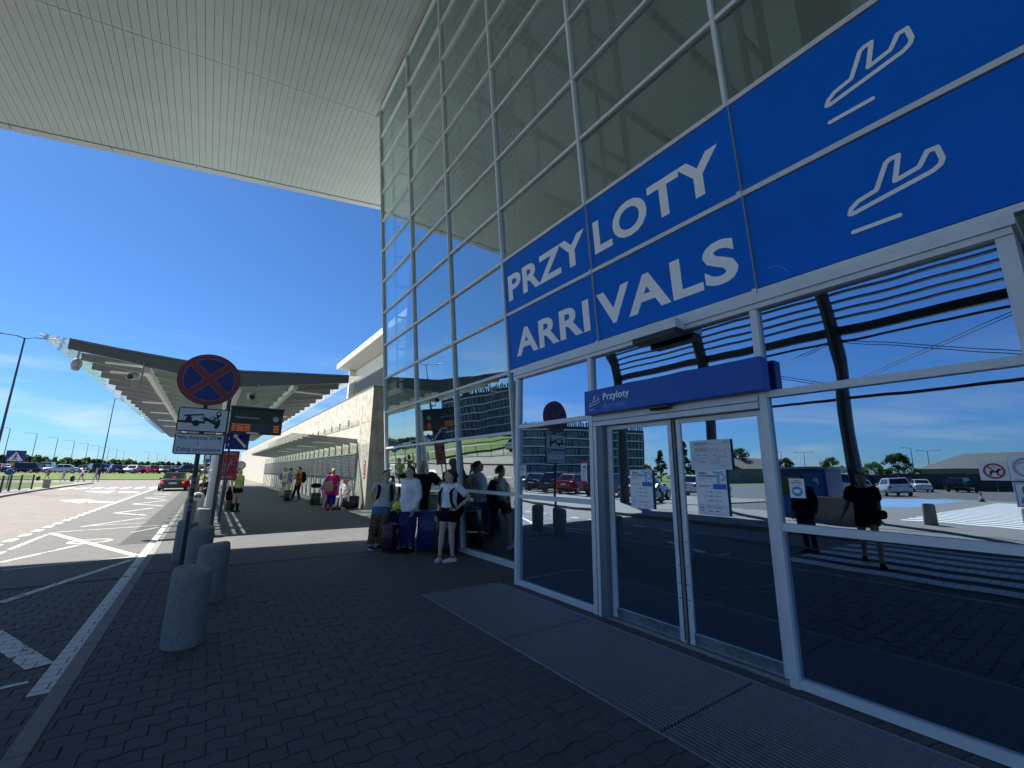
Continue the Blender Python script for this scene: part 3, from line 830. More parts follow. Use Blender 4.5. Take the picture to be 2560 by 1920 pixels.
F = Flat(M); F.poly([(w * .3, h * .72), (w * .75, h * .80), (w * .8, h * .75), (w * .38, h * .67)]); F.stroke([(w * .6, h * .70), (w * .7, h * .66), (w * .9, h * .66)], .008); F.stroke([(w * .9, h * .62), (w * .9, h * .7)], .008)
F.rect(w * .35, w * .65, h * .575, h * .59); F.rect(w * .1, w * .9, h * .54, h * .56); F.rect(w * .08, w * .92, h * .475, h * .483); [F.rect(w * .2, w * .8, h * q, h * (q + .008)) for q in (.42, .39, .36, .30, .27, .2, .17)]; F.build('camera_drawing', BLACK, o)
o, M, w, h = notice('mask_poster', 1.639, 1.530, 1.443, 1.596, PXG, 'white sticker with a blue disc and face mask on the wide pane', 'sticker')
text('print', 'ZAŁÓŻ', M @ Matrix.Translation((w * .30, h * .87, .0)), RTBLUE, o, w * .42, None, .03); text('print', 'MASECZKĘ', M @ Matrix.Translation((w * .14, h * .76, .0)), RTBLUE, o, w * .74, None, .03)
F = Flat(M); F.rect(w * .18, w * .82, h * .66, h * .68); F.disc(w * .5, h * .34, w * .36); F.build('blue_disc', pm('disc_blue', (.04, .30, .62), .5, 0, 0), o)
F = Flat(M, .0035); F.poly([(w * .30, h * .42), (w * .5, h * .46), (w * .70, h * .42), (w * .70, h * .30), (w * .5, h * .22), (w * .30, h * .30)]); F.stroke([(w * .70, h * .36), (w * .79, h * .40)], .004); F.stroke([(w * .30, h * .36), (w * .21, h * .40)], .004); F.build('mask_drawing', PAPER, o)
o, M, w, h = notice('no_dogs_sticker', .549, .428, 1.602, 1.716, PXG, 'white sticker with a black dog struck out by a red ring', 'sticker')
F = Flat(M); F.poly([(w * .36, h * .50), (w * .60, h * .52), (w * .66, h * .62), (w * .80, h * .60), (w * .74, h * .54), (w * .66, h * .45), (w * .66, h * .26), (w * .60, h * .26), (w * .58, h * .42), (w * .44, h * .40), (w * .40, h * .26), (w * .33, h * .26), (w * .36, h * .42)]); F.stroke([(w * .6, h * .62), (w * .5, h * .78)], .002); F.build('dog_drawing', BLACK, o)
F = Flat(M, .003); F.ringd(w * .52, h * .49, .037, .047); F.stroke([(w * .30, h * .76), (w * .74, h * .22)], .008); F.build('red_ring', INKRED, o)
o, M, w, h = notice('faded_prohibition_sticker', .4255, .29, 1.600, 1.750, PXG, 'white sticker with a washed out pink ring above the no smoking one', 'sticker')
F = Flat(M); F.ringd(w * .55, h * .52, .047, .060); F.build('pink_ring', INKRED_P, o)
F = Flat(M, .003); F.stroke([(w * .3, h * .66), (w * .42, h * .72), (w * .56, h * .70)], .003); F.stroke([(w * .60, h * .58), (w * .46, h * .50), (w * .52, h * .40), (w * .66, h * .36)], .004); F.rect(w * .1, w * .9, h * .03, h * .05); F.build('black_drawing', BLACK, o)
o, M, w, h = notice('no_smoking_sticker', .4245, .29, 1.450, 1.592, PXG, 'white sticker with a red no smoking ring and the letters ZA', 'sticker')
F = Flat(M); F.ringd(w * .52, h * .68, .030, .038); F.stroke([(w * .34, h * .86), (w * .70, h * .50)], .007); F.build('red_ring', INKRED, o)
F = Flat(M, .003); F.rect(w * .36, w * .72, h * .64, h * .68); F.stroke([(w * .06, h * .95), (w * .95, h * .95), (w * .95, h * .05), (w * .06, h * .05)], .003, True); F.build('black_print', BLACK, o)
text('print', 'ZAKAZ', M @ Matrix.Translation((w * .16, h * .28, .0)), BLACK, o, w * .7, None, .03); text('print', 'PALENIA', M @ Matrix.Translation((w * .16, h * .14, .0)), BLACK, o, w * .7, None, .03)

# ---- ribbed entrance mat
mat_ = thing('entrance_mat', (2.585, 3.8, 0), 'long ribbed aluminium grating mat sunk in the pavers before the doors', 'mat')
GBAR = pm('mat_bar', (.25, .25, .28), .5, .1, .2, 30)
MB().box(0, MATX1 - MATX0, -6, 1.94, -.06, -.03).build('mat_well', RUBBER, mat_)
NB = 33
for (a, b_) in ((3.885, 5.725), (2.03, 3.865), (.18, 2.01)):
    bm_ = MB().box(-.0042, .0042, a - 3.8, b_ - 3.8, -.012, .0).mesh('mat_bar', GBAR)
    for i in range(NB): inst('mat_bar', bm_, mat_, (.03 + i * (MATX1 - MATX0 - .06) / (NB - 1), 0, random.uniform(-.001, .0005)))
MB().box(-.012, .0, -5.6, 1.945, -.03, .003).build('mat_edge', STEEL, mat_); MB().box(MATX1 - MATX0, MATX1 - MATX0 + .012, -5.6, 1.945, -.03, .003).build('mat_edge', STEEL, mat_); MB().box(-.012, MATX1 - MATX0 + .012, 1.946, 1.958, -.03, .003).build('mat_edge', STEEL, mat_)
# ================================================================ LONG CONCRETE WING
WX = 5.80
wing = thing('terminal_wing', (WX, 19.4, 0), 'long pale cast concrete wing with louvres running away beside the pavement', 'building')
def wb(x0, x1, y0, y1, z0, z1, name, mat, parent=None): return MB().box(x0 - WX, x1 - WX, y0 - 19.4, y1 - 19.4, z0, z1).build(name, mat, parent or wing)
wb(WX + .10, 14, 19.52, 112, 0, 5.40, 'wall_core', pm('core_concrete', (.30, .29, .26), .9, 0, .1, 2))
wy = [19.4, 21.0] + [21.0 + 2.62 * i for i in range(1, 36)]
HOLE = pm('tie_hole', (.16, .15, .13), .9, 0, 0)
for i in range(len(wy) - 1):
    for z0, z1 in ((0, 3.86), (3.875, 5.45)):
        pnl = wb(WX, WX + .11, wy[i] + (.012 if i else 0), wy[i + 1] - .012, z0, z1, 'wall_panel', WALLC)
        if i < 6:
            hm = MB()
            for hz in ((z0 + .6, z0 + 1.9, z0 + 3.2) if z0 == 0 else (z0 + .4, z0 + 1.2)):
                for hy in (.25, .75):
                    yy = wy[i] + (wy[i + 1] - wy[i]) * hy - 19.4
                    hm.tube([(-.002, yy, hz), (.01, yy, hz)], .022, 8)
            hm.build('tie_holes', HOLE, pnl)
for z0, z1 in ((0, 1.9), (1.912, 3.86), (3.875, 5.45)):
    for x0, x1 in ((WX + .112, WX + 2.4), (WX + 2.412, 14)):
        pnl = wb(x0, x1, 19.4, 19.51, z0, z1, 'end_panel', WALLC)
        hm = MB()
        for hx in (.5, 1.1, 1.8):
            for hz in (.4, 1.2): hm.tube([(x0 - WX + hx, -.002, z0 + hz), (x0 - WX + hx, .01, z0 + hz)], .022, 8)
        hm.build('tie_holes', HOLE, pnl)
wb(WX - .02, 14, 19.38, 112, 5.455, 5.50, 'coping', pm('coping_dark', (.16, .15, .13), .8, 0, .2, 4))
# set-back upper storey with flat white roof
PANELW = pm('white_cladding', (.62, .63, .62), .5, 0, .05, 1)
for i in range(8): wb(8.3, 14, 13.0 + i * 2.5 + .01, 15.5 + i * 2.5 - .01, 8.12, 9.05, 'cladding_panel', PANELW)
wb(8.38, 14, 13.0, 33.0, 5.51, 8.11, 'louvre_backing', ALU_D)
for i in range(19): wb(8.28, 8.36, 13.0, 32.6, 6.18 + i * .10, 6.18 + i * .10 + .045, 'louvre_slat', BEAMGREY)
wb(7.9, 8.37, 32.61, 33.0, 5.51, 9.05, 'end_fin', PANELW)
for i in range(8): wb(7.0, 7.06, 13.0 + i * 2.5 + .008, 15.5 + i * 2.5 - .008, 9.08, 9.46, 'fascia_panel', PANELW)
wb(7.062, 14, 13.0, 33.0, 9.10, 9.45, 'upper_roof', pm('upper_soffit', (.42, .41, .38), .7, 0, .06, 1))
for i in range(5): wb(9.4, 14, 33.3 + i * 3, 36.28 + i * 3, 5.51, 7.6 - .0, 'cladding_panel', PANELW)
# rails on the wall above the small canopy
for z in (3.92, 4.02, 4.12): MB().tube([(-.05, 1.9, z), (-.05, 24, z)], .012, 6).build('rail', STEEL, wing)
for i in range(8): wb(WX - .06, WX - .001, 23.2 + i * 1.9, 23.22 + i * 1.9, 3.9, 4.24, 'rail_bracket', STEEL)
# horizontal louvres and fins on the lower wall
LOUV = pm('louvre_grey', (.38, .39, .40), .5, .2, .08, 2)
for i in range(14): wb(WX - .10, WX - .03, 21.15, 62, 1.37 + i * .074, 1.37 + i * .074 + .022, 'louvre_slat', LOUV)
wb(WX - .13, WX - .02, 21.12, 62, 2.42, 2.48, 'louvre_head', LOUV)
for i in range(28): wb(WX - .05, WX - .002, 21.2 + i * 1.48, 21.23 + i * 1.48, 0, 1.36, 'wall_fin', LOUV); wb(WX - .05, WX - .002, 21.2 + i * 1.48, 21.24 + i * 1.48, 2.49, 3.0, 'wall_fin', LOUV)
# ---- small glass canopy on that wall
wc = thing('wall_canopy', (WX, 21.47, 3.0), 'low glass and steel canopy with ribbed beams fixed to the concrete wing', 'canopy')
NBM = 22
bm_ = MB().hexa([(-2.20, -.03, .17), (-.01, -.03, -.06), (-.01, .03, -.06), (-2.20, .03, .17)], [(-2.20, -.03, .258), (-.01, -.03, .16), (-.01, .03, .16), (-2.20, .03, .258)]).mesh('canopy_beam', pm('lit_wall_rib_grey', (.30, .33, .32), .5, 0, .06, 3))  # rib grey made lighter to stand for the light on the ribs
gm_ = MB().hexa([(-2.85, .04, .295), (-.01, .04, .175), (-.01, 1.44, .175), (-2.85, 1.44, .295)], [(-2.85, .04, .305), (-.01, .04, .185), (-.01, 1.44, .185), (-2.85, 1.44, .305)]).mesh('glass_sheet', GLASSC)
for i in range(NBM):
    inst('canopy_beam', bm_, wc, (0, i * 1.48, 0))
    if i < NBM - 1:
        inst('glass_sheet', gm_, wc, (0, i * 1.48, 0))
LAMPW = pm('light_fixture_white', (.80, .80, .78), .4, 0, .02, 3)
for i in (1, 4, 7, 10): MB().box(-1.6, -.5, i * 1.48 + .5, i * 1.48 + .56, .02, .075).build('light_fixture', LAMPW, wc)
# red banner
bn = MB().box(-.012, 0, -.125, .125, 0, .78).build('wall_banner', BANNER, None, loc=(WX - .004, 19.86, 1.32))
tag(bn, 'narrow red banner with white print on the corner of the concrete wing', 'banner')
M = frame((-.0135, .125, 0), (0, -1, 0), (0, 0, 1))
F = Flat(M); [F.rect(.03, .21, z, z + .018) for z in (.70, .665, .63, .12, .085, .05)]; F.stroke([(.06, .24), (.17, .24), (.17, .42), (.06, .42)], .016, True); F.stroke([(.09, .42), (.09, .47), (.14, .47), (.14, .42)], .012); F.stroke([(.17, .46), (.20, .58)], .01); F.build('banner_print', SIGNWHITE, bn)

# ================================================================ FORECOURT CANOPY (butterfly section)
CY, NC, CP = 16.6, 27, 1.53
fc = thing('forecourt_canopy', (.2, CY, 0), 'wide butterfly canopy of grey ribs and greenish glass on white columns', 'canopy')
top = [(x * 1.0375, 1.62 + (z - 1.62) * 1.0375) for x, z in [(-3.49, 5.01), (-2.45, 4.91), (-1.03, 4.81), (.53, 4.70), (2.10, 4.85), (3.84, 5.0)]]
bot = [(x * 1.0375, 1.62 + (z - 1.62) * 1.0375) for x, z in [(-3.49, 4.80), (-2.45, 4.66), (-1.03, 4.42), (.53, 4.25), (2.10, 4.50), (3.84, 4.79)]]
def rib(y0, y1):
    m_ = MB()
    r = lambda y: [(x - .2, y, z) for x, z in top] + [(x - .2, y, z) for x, z in reversed(bot)]
    return m_.rings([r(y0), r(y1)])
rm = rib(-.05, .05).mesh('canopy_rib', BEAMGREY)
inst('canopy_rib', rib(-.06, .06).mesh('canopy_rib', pm('front_rib_grey', (.15, .16, .17), .5, 0, .07, 3)), fc, (0, 0, 0))
for i in range(1, NC): inst('canopy_rib', rm, fc, (0, i * CP, 0))
# front capping
r = lambda y: [(x - .2, y, z + .012) for x, z in top] + [(x - .2, y, z + .075) for x, z in reversed(top)]
MB().rings([r(-.085), r(.085)]).build('front_capping', BEAMGREY, fc)
def gl(x0, z0, x1, z1, name, mat):
    a, b_ = .02, CP - .02
    return MB().hexa([(x0 - .2, a, z0), (x1 - .2, a, z1), (x1 - .2, b_, z1), (x0 - .2, b_, z0)], [(x0 - .2, a, z0 + .012), (x1 - .2, a, z1 + .012), (x1 - .2, b_, z1 + .012), (x0 - .2, b_, z0 + .012)]).mesh(name, mat)
FROST = pm('frosted_panel', (.62, .72, .66), .6, 0, .04, 2)
n_, l_ = FROST.node_tree.nodes, FROST.node_tree.links
tr_ = n_.new('ShaderNodeBsdfTranslucent'); tr_.inputs[0].default_value = (.62, .74, .68, 1)
ms_ = n_.new('ShaderNodeMixShader'); ms_.inputs[0].default_value = .55
l_.new(n_['Principled BSDF'].outputs[0], ms_.inputs[1]); l_.new(tr_.outputs[0], ms_.inputs[2]); l_.new(ms_.outputs[0], n_['Material Output'].inputs[0])
wl_ = gl(-4.30, 5.27, -1.91, 5.04, 'glass_sheet', GLASSC); wr_ = gl(2.24, 5.04, 4.5, 5.23, 'glass_sheet', GLASSC)
ml_ = gl(-1.68, 4.98, .55, 4.845, 'frosted_sheet', FROST); mr_ = gl(.552, 4.845, 2.235, 5.02, 'frosted_sheet', FROST); mk_ = gl(-1.90, 5.0, -1.74, 4.985, 'frosted_sheet', FROST)

for i in range(NC - 1):
    for q in (wl_, wr_, ml_, mr_, mk_): inst(q.name.split('.')[0], q, fc, (0, i * CP, 0))
for x, z, hgt in ((-1.87, 4.54, .22), (.55, 4.30, .22), (2.23, 4.56, .22)):
    MB().box(x - .27, x - .13, .07, (NC - 1) * CP, z - .06, z + hgt - .06).build('long_beam', WHITEP, fc)
for i, (x0, x1) in ((0, (-2.9, -2.0)), (1, (-3.0, -1.0)), (6, (-2.9, -.9)), (9, (-3, -1)), (12, (-3, -1)), (15, (-3, -1)), (1, (2.0, 3.5)), (7, (2.2, 3.4))):
    zz = 4.74 if x0 < 0 else 4.70
    MB().box(x0 - .2, x1 - .2, i * CP + .5, i * CP + .56, zz - .03, zz + .03).build('light_fixture', LAMPW, fc)
for y in (3.06, 15.3, 27.54):
    MB().tube([(0, y, 0), (.1, y, 4.3)], [.135, .115], 20).build('column', pm('column_white', (.62, .63, .63), .45, 0, .05, 2), fc, angle=40)
    MB().tube([(0, y, 0), (0, y, .03)], .2, 20).build('column_foot', STEEL, fc)
# cameras under the front rib
c = thing('dome_camera', (-3.39, CY, 4.92), 'white dome camera hanging from the tip of the front canopy rib', 'camera')
MB().tube([(0, 0, 0), (0, 0, -.30)], .028, 10).build('drop_rod', pm('camera_white', (.60, .60, .58), .4, 0, .03, 5), c); MB().tube([(0, 0, -.26), (0, 0, -.32), (0, 0, -.42), (0, 0, -.50)], [.06, .115, .125, .11], 16).build('housing', MATS['camera_white'], c, angle=40)
MB().ball((0, 0, -.51), (.10, .10, .10), 14, 9).build('dome', pm('dome_smoke', (.42, .42, .42), .15, 0, 0), c, smooth=True)
def bullet(x, z, tx, label):
    c = thing('bullet_camera', (x, CY - .12, z), label, 'camera'); c.scale = (1.5, 1.5, 1.5)
    MB().tube([(.12, .02, .32), (.12, .02, -.10), (.08, .0, -.17), (0, 0, -.17), (0, 0, -.08)], .016, 8).build('bracket', STEEL, c)
    MB().tube([(tx * .13, .13, .03), (-tx * .10, -.16, -.02)], [.062, .07], 14).build('housing', MATS['camera_white'], c, angle=50)
    MB().tube([(-tx * .10, -.16, -.02), (-tx * .107, -.175, -.0225)], [.052, .048], 14).build('lens_ring', BLACKP, c); MB().tube([(-tx * .11, -.178, -.023), (-tx * .113, -.186, -.024)], [.03, .025], 12).build('lens', pm('lens_glass', (.03, .03, .04), .08, 0, 0), c)
    MB().box(-.075, .075, -.19, .15, .062, .072).build('sun_shield', MATS['camera_white'], c)
bullet(-2.12, 4.28, .3, 'white bullet camera on a bent bracket between dome camera and round sign')
bullet(.90, 4.02, -.1, 'dark backed bullet camera on a bracket above the departure display')
# ================================================================ SIGNS ON THE PAVEMENT
ROUGHDARK = pm('dark_pole_paint', (.045, .058, .075), .45, .2, .15, 8)
rs_ = thing('road_sign', (-.17, 9.50, 0), 'grey pole with round no stopping sign above tow away and text plates', 'road sign')
MB().tube([(0, 0, 0), (0, 0, 3.6)], .036, 14).build('pole', ROUGHDARK, rs_, angle=40)
def plate(name, x0, x1, z0, z1, y, mat, parent, rr=.04, th=.02):
    pts = []
    for cx, cz, a0 in ((x1 - rr, z0 + rr, -90), (x1 - rr, z1 - rr, 0), (x0 + rr, z1 - rr, 90), (x0 + rr, z0 + rr, 180)):
        pts += [(cx + rr * math.cos(rad(a0 + k * 22.5)), y, cz + rr * math.sin(rad(a0 + k * 22.5))) for k in range(5)]
    return MB().prism(pts, (0, th, 0)).build(name, mat, parent)
pts = [(.475 * math.cos(2 * math.pi * i / 48), -.062, 3.24 + .475 * math.sin(2 * math.pi * i / 48)) for i in range(48)]
rp = MB().prism(pts, (0, .02, 0)).build('round_plate', ROUGHDARK, rs_)
M = frame((0, -.064, 3.24), (1, 0, 0), (0, 0, 1))
F = Flat(M, .0005); F.disc(0, 0, .468, n=48); F.build('red_face', RTRED, rp)
def quads(scale, mat, zoff, name):
    F = Flat(M, zoff)
    for k in range(4):
        a0 = 45 + 90 * k
        pr_ = .385 + scale; g = .058 - scale
        al = math.asin(g / pr_)
        A0, A1 = rad(a0) + al, rad(a0 + 90) - al
        mid = rad(a0 + 45); apex = (math.cos(mid) * g * math.sqrt(2), math.sin(mid) * g * math.sqrt(2))
        F.poly([apex] + [(pr_ * math.cos(A0 + (A1 - A0) * i / 14), pr_ * math.sin(A0 + (A1 - A0) * i / 14)) for i in range(15)])
    F.build(name, mat, rp)
quads(.006, pm('thin_outline', (.42, .38, .45), .5, 0, 0), .0015, 'pale_outline'); quads(0, RTBLUE, .003, 'blue_quarter')
tp = plate('tow_plate', -.37, .37, 2.285, 2.71, -.062, BLACK, rs_); M2 = frame((0, -.064, 2.285), (1, 0, 0), (0, 0, 1))
F = Flat(M2, .0005); F.rect(-.352, .352, .018, .407); F.build('white_face', RTWHITE, tp)
F = Flat(M2, .002)
F.poly([(-.352, .15), (.03, .15), (.03, .19), (-.352, .19)]); F.poly([(-.26, .19), (-.16, .19), (-.18, .27), (-.235, .27)]); F.poly([(-.29, .26), (-.28, .29), (.0, .325), (.0, .30)]); F.disc(-.10, .15, .055); F.stroke([(-.005, .315), (-.005, .27), (-.03, .245), (.0, .225), (.03, .24)], .012)
F.poly([(.01, .275), (.26, .155), (.24, .105), (-.0, .225)]); F.poly([(.08, .25), (.15, .285), (.25, .235), (.26, .155)]); F.disc(.205, .10, .034); F.disc(.03, .22, .03); F.disc(.22, .335, .040, .055); F.stroke([(.215, .29), (.20, .25)], .03)
F.build('tow_symbol', BLACK, tp)
F = Flat(M2, .0048); F.poly([(.10, .247), (.145, .268), (.16, .243), (.125, .228)]); F.poly([(.175, .252), (.215, .236), (.225, .205), (.18, .225)]); F.disc(.22, .345, .022, .028); F.build('symbol_cutout', RTWHITE, tp)
xp_ = plate('text_plate', -.365, .365, 1.885, 2.255, -.062, BLACK, rs_, .045); M3 = frame((0, -.064, 1.885), (1, 0, 0), (0, 0, 1))
F = Flat(M3, .0005); F.rect(-.347, .347, .018, .352); F.build('white_face', RTWHITE, xp_)
T = lambda x, z: M3 @ Matrix.Translation((x, z, .0015))
text('lettering', 'Nie dotyczy ZTM', T(-.315, .265), RTBLUE, xp_, .62, .062, .012); text('lettering', 'i', T(-.03, .165), RTBLUE, xp_, None, .06, .012); text('lettering', 'Załóg samolotów', T(-.325, .06), RTBLUE, xp_, .65, .065, .012)
for z in (2.40, 2.60, 1.98, 2.16, 3.05, 3.42): MB().box(-.05, .05, -.04, .045, z - .012, z + .012).build('clamp', STEEL, rs_)
STK = pm('worn_sticker', (.20, .24, .30), .6, 0, .35, 25)
for z in (1.42, 1.30, 1.12, 1.0, .92): MB().tube([(0, 0, z), (0, 0, z + random.uniform(.05, .1))], .0375, 14).build('sticker_remnant', STK, rs_)

db = thing('departure_display', (.30, 15.88, 0), 'dark passenger display on a black post with a clock and rows of amber lines', 'display')
MB().box(-.05, .05, -.06, .06, 0, 3.80).build('post', ROUGHDARK, db); MB().box(-.09, .09, -.1, .1, 0, .02).build('foot_plate', STEEL, db)
for z in (2.9, 3.4): MB().box(.0, .14, -.10, .05, z, z + .07).build('arm', ROUGHDARK, db)
bx = MB().cbox(.08, 1.52, -.20, .0, 2.74, 3.52, .012).build('case', pm('display_case', (.022, .034, .036), .45, .1, .1, 4), db)
MB().box(.06, 1.54, -.24, .02, 3.525, 3.585).build('hood', MATS['display_case'], db)
M = frame((.08, -.202, 2.74), (1, 0, 0), (0, 0, 1))
text('lettering', 'Poznań Ławica', M @ Matrix.Translation((.14, .47, .001)), pm('dull_white_print', (.42, .45, .45), .6, 0, 0), bx, .64, None, .012)
text('lettering', 'Port lotniczy', M @ Matrix.Translation((.14, .58, .001)), pm('faint_print', (.06, .08, .08), .6, 0, 0), bx, .48, None, 0)
F = Flat(M, .0008); F.rect(.05, 1.39, .06, .33); F.build('screen', pm('screen_black', (.004, .004, .005), .2, 0, 0), bx)
AMB = pm('amber_led', (.30, .06, .01), .6, 0, 0, emit=(1.0, .25, .03), estr=.09)
def led_row(z, cols):
    F = Flat(M, .0018)
    for x0, x1 in cols:
        x = x0
        while x < x1:
            w_ = random.uniform(.018, .05); F.rect(x, min(x + w_, x1), z, z + .020 + random.uniform(0, .012)); x += w_ + .008
    F.build('led_line', AMB, bx)
for i in range(5): led_row(.075 + i * .048, ((.07, .17), (.20, .38), (.40, .56), (1.20, 1.36)))
F = Flat(M, .001); F.disc(1.18 + .06, .50, .085); F.build('clock_face', MATS['dull_white_print'], bx); F = Flat(M, .002); F.stroke([(1.24, .50), (1.24, .565)], .008); F.stroke([(1.24, .50), (1.29, .50)], .008); F.build('clock_hands', BLACK, bx)
F = Flat(M, .001); F.rect(.48, .80, .012, .045); F.build('label_strip', SIGNWHITE, bx); F = Flat(M, .001); F.rect(.10, .34, .365, .372); F.rect(.08, .9, .40, .403); F.build('faint_rule', MATS['faint_print'], bx)
for z0, z1 in ((2.80, 3.02), (3.06, 3.20), (3.3, 3.44)): MB().box(.055, .075, -.16, -.10, z0, z1).build('reflector', SIGNWHITE, db)

ls = thing('lane_sign', (.50, 16.92, 0), 'blue square lane sign with a white slanting arrow behind the display', 'road sign')
MB().tube([(0, 0, 0), (0, 0, 2.85)], .03, 12).build('pole', ROUGHDARK, ls)
o = plate('sign_plate', -.12, .53, 2.29, 2.81, -.05, RTBLUE, ls, .02); M = frame((-.12, -.052, 2.29), (1, 0, 0), (0, 0, 1))
F = Flat(M); F.rect(.07, .09, .10, .20); F.rect(.07, .09, .30, .40); F.poly([(.54, .06), (.60, .11), (.29, .43), (.34, .47), (.20, .50), (.20, .36), (.235, .40)]); F.build('arrow_print', RTWHITE, o)
rb_ = thing('red_info_sign', (.51, 17.24, 0), 'red pavement sign with white no trolley drawing on a grey post', 'sign')
MB().tube([(0, 0, 0), (.07, .0, 1.5)], .028, 12).build('pole', GREYPAINT, rb_)
o = plate('sign_plate', -.13, .32, 1.30, 2.25, -.06, BANNER, rb_, .015); M = frame((-.13, -.062, 1.30), (1, 0, 0), (0, 0, 1))
F = Flat(M); F.stroke([(.02, .18), (.42, .18), (.42, .74), (.02, .74)], .005, True); F.stroke([(.02, .30), (.42, .72)], .012); F.stroke([(.03, .27), (.15, .27), (.17, .29), (.17, .46), (.15, .48), (.03, .48)], .014); F.stroke([(.03, .53), (.11, .53), (.12, .48)], .010); F.stroke([(.25, .64), (.25, .50), (.38, .50)], .010); F.disc(.24, .66, .016); F.stroke([(.24, .63), (.20, .54), (.16, .50)], .014)
for z, a, b_ in ((.87, .06, .34), (.82, .03, .40), (.11, .03, .32), (.07, .02, .37)):
    F.rect(a, b_, z, z + .016)
F.build('sign_print', pm('banner_print', (.62, .55, .56), .5, 0, 0), o)
ms2 = thing('round_sign', (1.28, 24.2, 0), 'small pale round sign on a thin post behind the red sign', 'road sign')
MB().tube([(0, 0, 0), (0, 0, 2.0)], .025, 10).build('pole', GREYPAINT, ms2); MB().tube([(0, -.04, 1.85), (0, -.02, 1.85)], .20, 24).build('disc', RTRED, ms2); MB().tube([(0, -.046, 1.85), (0, -.041, 1.85)], .17, 24).build('disc_face', pm('pale_face', (.62, .55, .55), .5, 0, 0), ms2)
bs = thing('bus_stop_sign', (-.06, 24.5, 0), 'small blue bus stop plate beside the white canopy column', 'road sign')
MB().tube([(0, 0, 0), (0, 0, 2.5)], .025, 10).build('pole', GREYPAINT, bs); o = MB().box(-.14, .14, -.05, -.03, 1.95, 2.45).build('plate', pm('bus_blue', (.01, .10, .42), .4, 0, 0), bs); MB().box(-.09, .09, -.056, -.051, 2.12, 2.32).build('white_field', RTWHITE, o)

# litter bin by the column
lb = thing('litter_bin', (-.16, 20.3, 0), 'pale rounded concrete litter bin next to the canopy column', 'bin')
MB().tube([(0, 0, 0), (0, 0, .05), (0, 0, .60)], [.17, .19, .21], 20).build('body', pm('bin_concrete', (.55, .55, .52), .8, 0, .1, 8), lb, angle=40); MB().tube([(0, 0, .60), (0, 0, .66), (0, 0, .76), (0, 0, .80)], [.20, .21, .15, .05], 20).build('hood', MATS['bin_concrete'], lb, angle=50); MB().box(-.10, .10, -.206, -.14, .62, .70).build('opening', BLACKP, lb)

# bollards
def bollard_mesh(h, r, seed):
    rs2 = []
    prof = [(0, 1.0), (.02, 1.0), (.30, .985), (.60, .965), (h - .06, .945), (h - .03, .925), (h - .012, .88), (h - .003, .80), (h, .70)]
    for z, k_ in prof:
        rs2.append([(r * k_ * math.cos(2 * math.pi * i / 40), r * k_ * .92 * math.sin(2 * math.pi * i / 40), z + (.02 * math.cos(2 * math.pi * i / 40 - .5) * (z / h) if z > .5 else 0)) for i in range(40)])
    return MB().rings(rs2).mesh('bollard', CONC, True)
bme = bollard_mesh(.68, .185, 1); bme.set_sharp_from_angle(angle=rad(50))
BO = [(.01, 5.46, 'nearest the doors, standing just before a second one'), (.21, 7.05, 'standing tight behind the front one'), (-.16, 10.3, 'at the foot of the shadow edge beside the road sign'), (.06, 9.1, 'right beside the road sign pole'), (.06, 13.7, 'in full sun before the display post'), (-.30, 17.1, 'in full sun by the white kerb line end'), (-.32, 22.4, 'in the sun below the long patterned dress'), (-.2, 28.5, 'far along the kerb beyond the canopy column'), (-.25, 34.5, 'small and last of the kerb row by the parked car')]
for i, (x, y, d) in enumerate(BO):
    o = inst('bollard', bme, None, (x, y, 0), (0, 0, random.uniform(0, 6)))
    tag(o, 'grey concrete bollard ' + d, 'bollard', 'bollards along the kerb')

# ================================================================ LEFT: guard rail, signs, lamps
gr = thing('guard_rail', (-10.9, 45, .07), 'dark pedestrian guard rail with mesh infill on the island', 'fence')
def grp(x, y): return (x + 10.9, y - 45)
rp_ = [(-10.55, 39.6), (-10.7, 41.9), (-10.95, 44.3), (-10.95, 46.4), (-10.85, 48.6)]
for i, (x, y) in enumerate(rp_):
    a = grp(x, y); MB().tube([(a[0], a[1], 0), (a[0], a[1], 1.08)], .055, 10).build('post', ROUGHDARK, gr)
    if i < len(rp_) - 1:
        b_ = grp(*rp_[i + 1])
        for z in (.12, 1.0): MB().tube([(a[0], a[1], z), (b_[0], b_[1], z)], .018, 6).build('rail', ROUGHDARK, gr)
        for k in range(1, 14):
            t = k / 14; MB().tube([(a[0] + (b_[0] - a[0]) * t, a[1] + (b_[1] - a[1]) * t, .12), (a[0] + (b_[0] - a[0]) * t, a[1] + (b_[1] - a[1]) * t, 1.0)], .006, 5).build('bar', ROUGHDARK, gr)
o = MB().tube([(0, 0, 0), (0, 0, .06), (0, 0, .70)], [.20, .22, .24], 18).build('planter_bin', CONC, None, loc=(-10.6, 51.1, .07), angle=40); tag(o, 'squat grey concrete bin at the end of the guard rail', 'bin')
ps = thing('crosswalk_sign', (-11.2, 45.2, .07), 'blue square crossing sign with a white triangle and walking figure', 'road sign')
MB().tube([(0, 0, 0), (0, 0, 2.75)], .035, 10).build('pole', GREYPAINT, ps); o = MB().box(-.48, .48, -.06, -.04, 1.95, 2.78).build('plate', pm('sign_blue', (.012, .05, .22), .4, 0, 0), ps)
M = frame((0, -.062, 1.95), (1, 0, 0), (0, 0, 1)); F = Flat(M); F.poly([(-.40, .10), (.40, .10), (0, .74)]); F.build('white_triangle', RTWHITE, o); F = Flat(M, .004); F.stroke([(0, .48), (-.02, .30), (-.12, .16)], .06); F.stroke([(-.02, .30), (.10, .16)], .05); F.stroke([(.13, .34), (0, .44), (-.12, .34)], .035); F.disc(.01, .56, .05); F.build('walking_figure', BLACK, o)
ys = thing('give_way_sign', (-12.5, 50.0, .07), 'yellow give way triangle above a round blue roundabout sign', 'road sign')
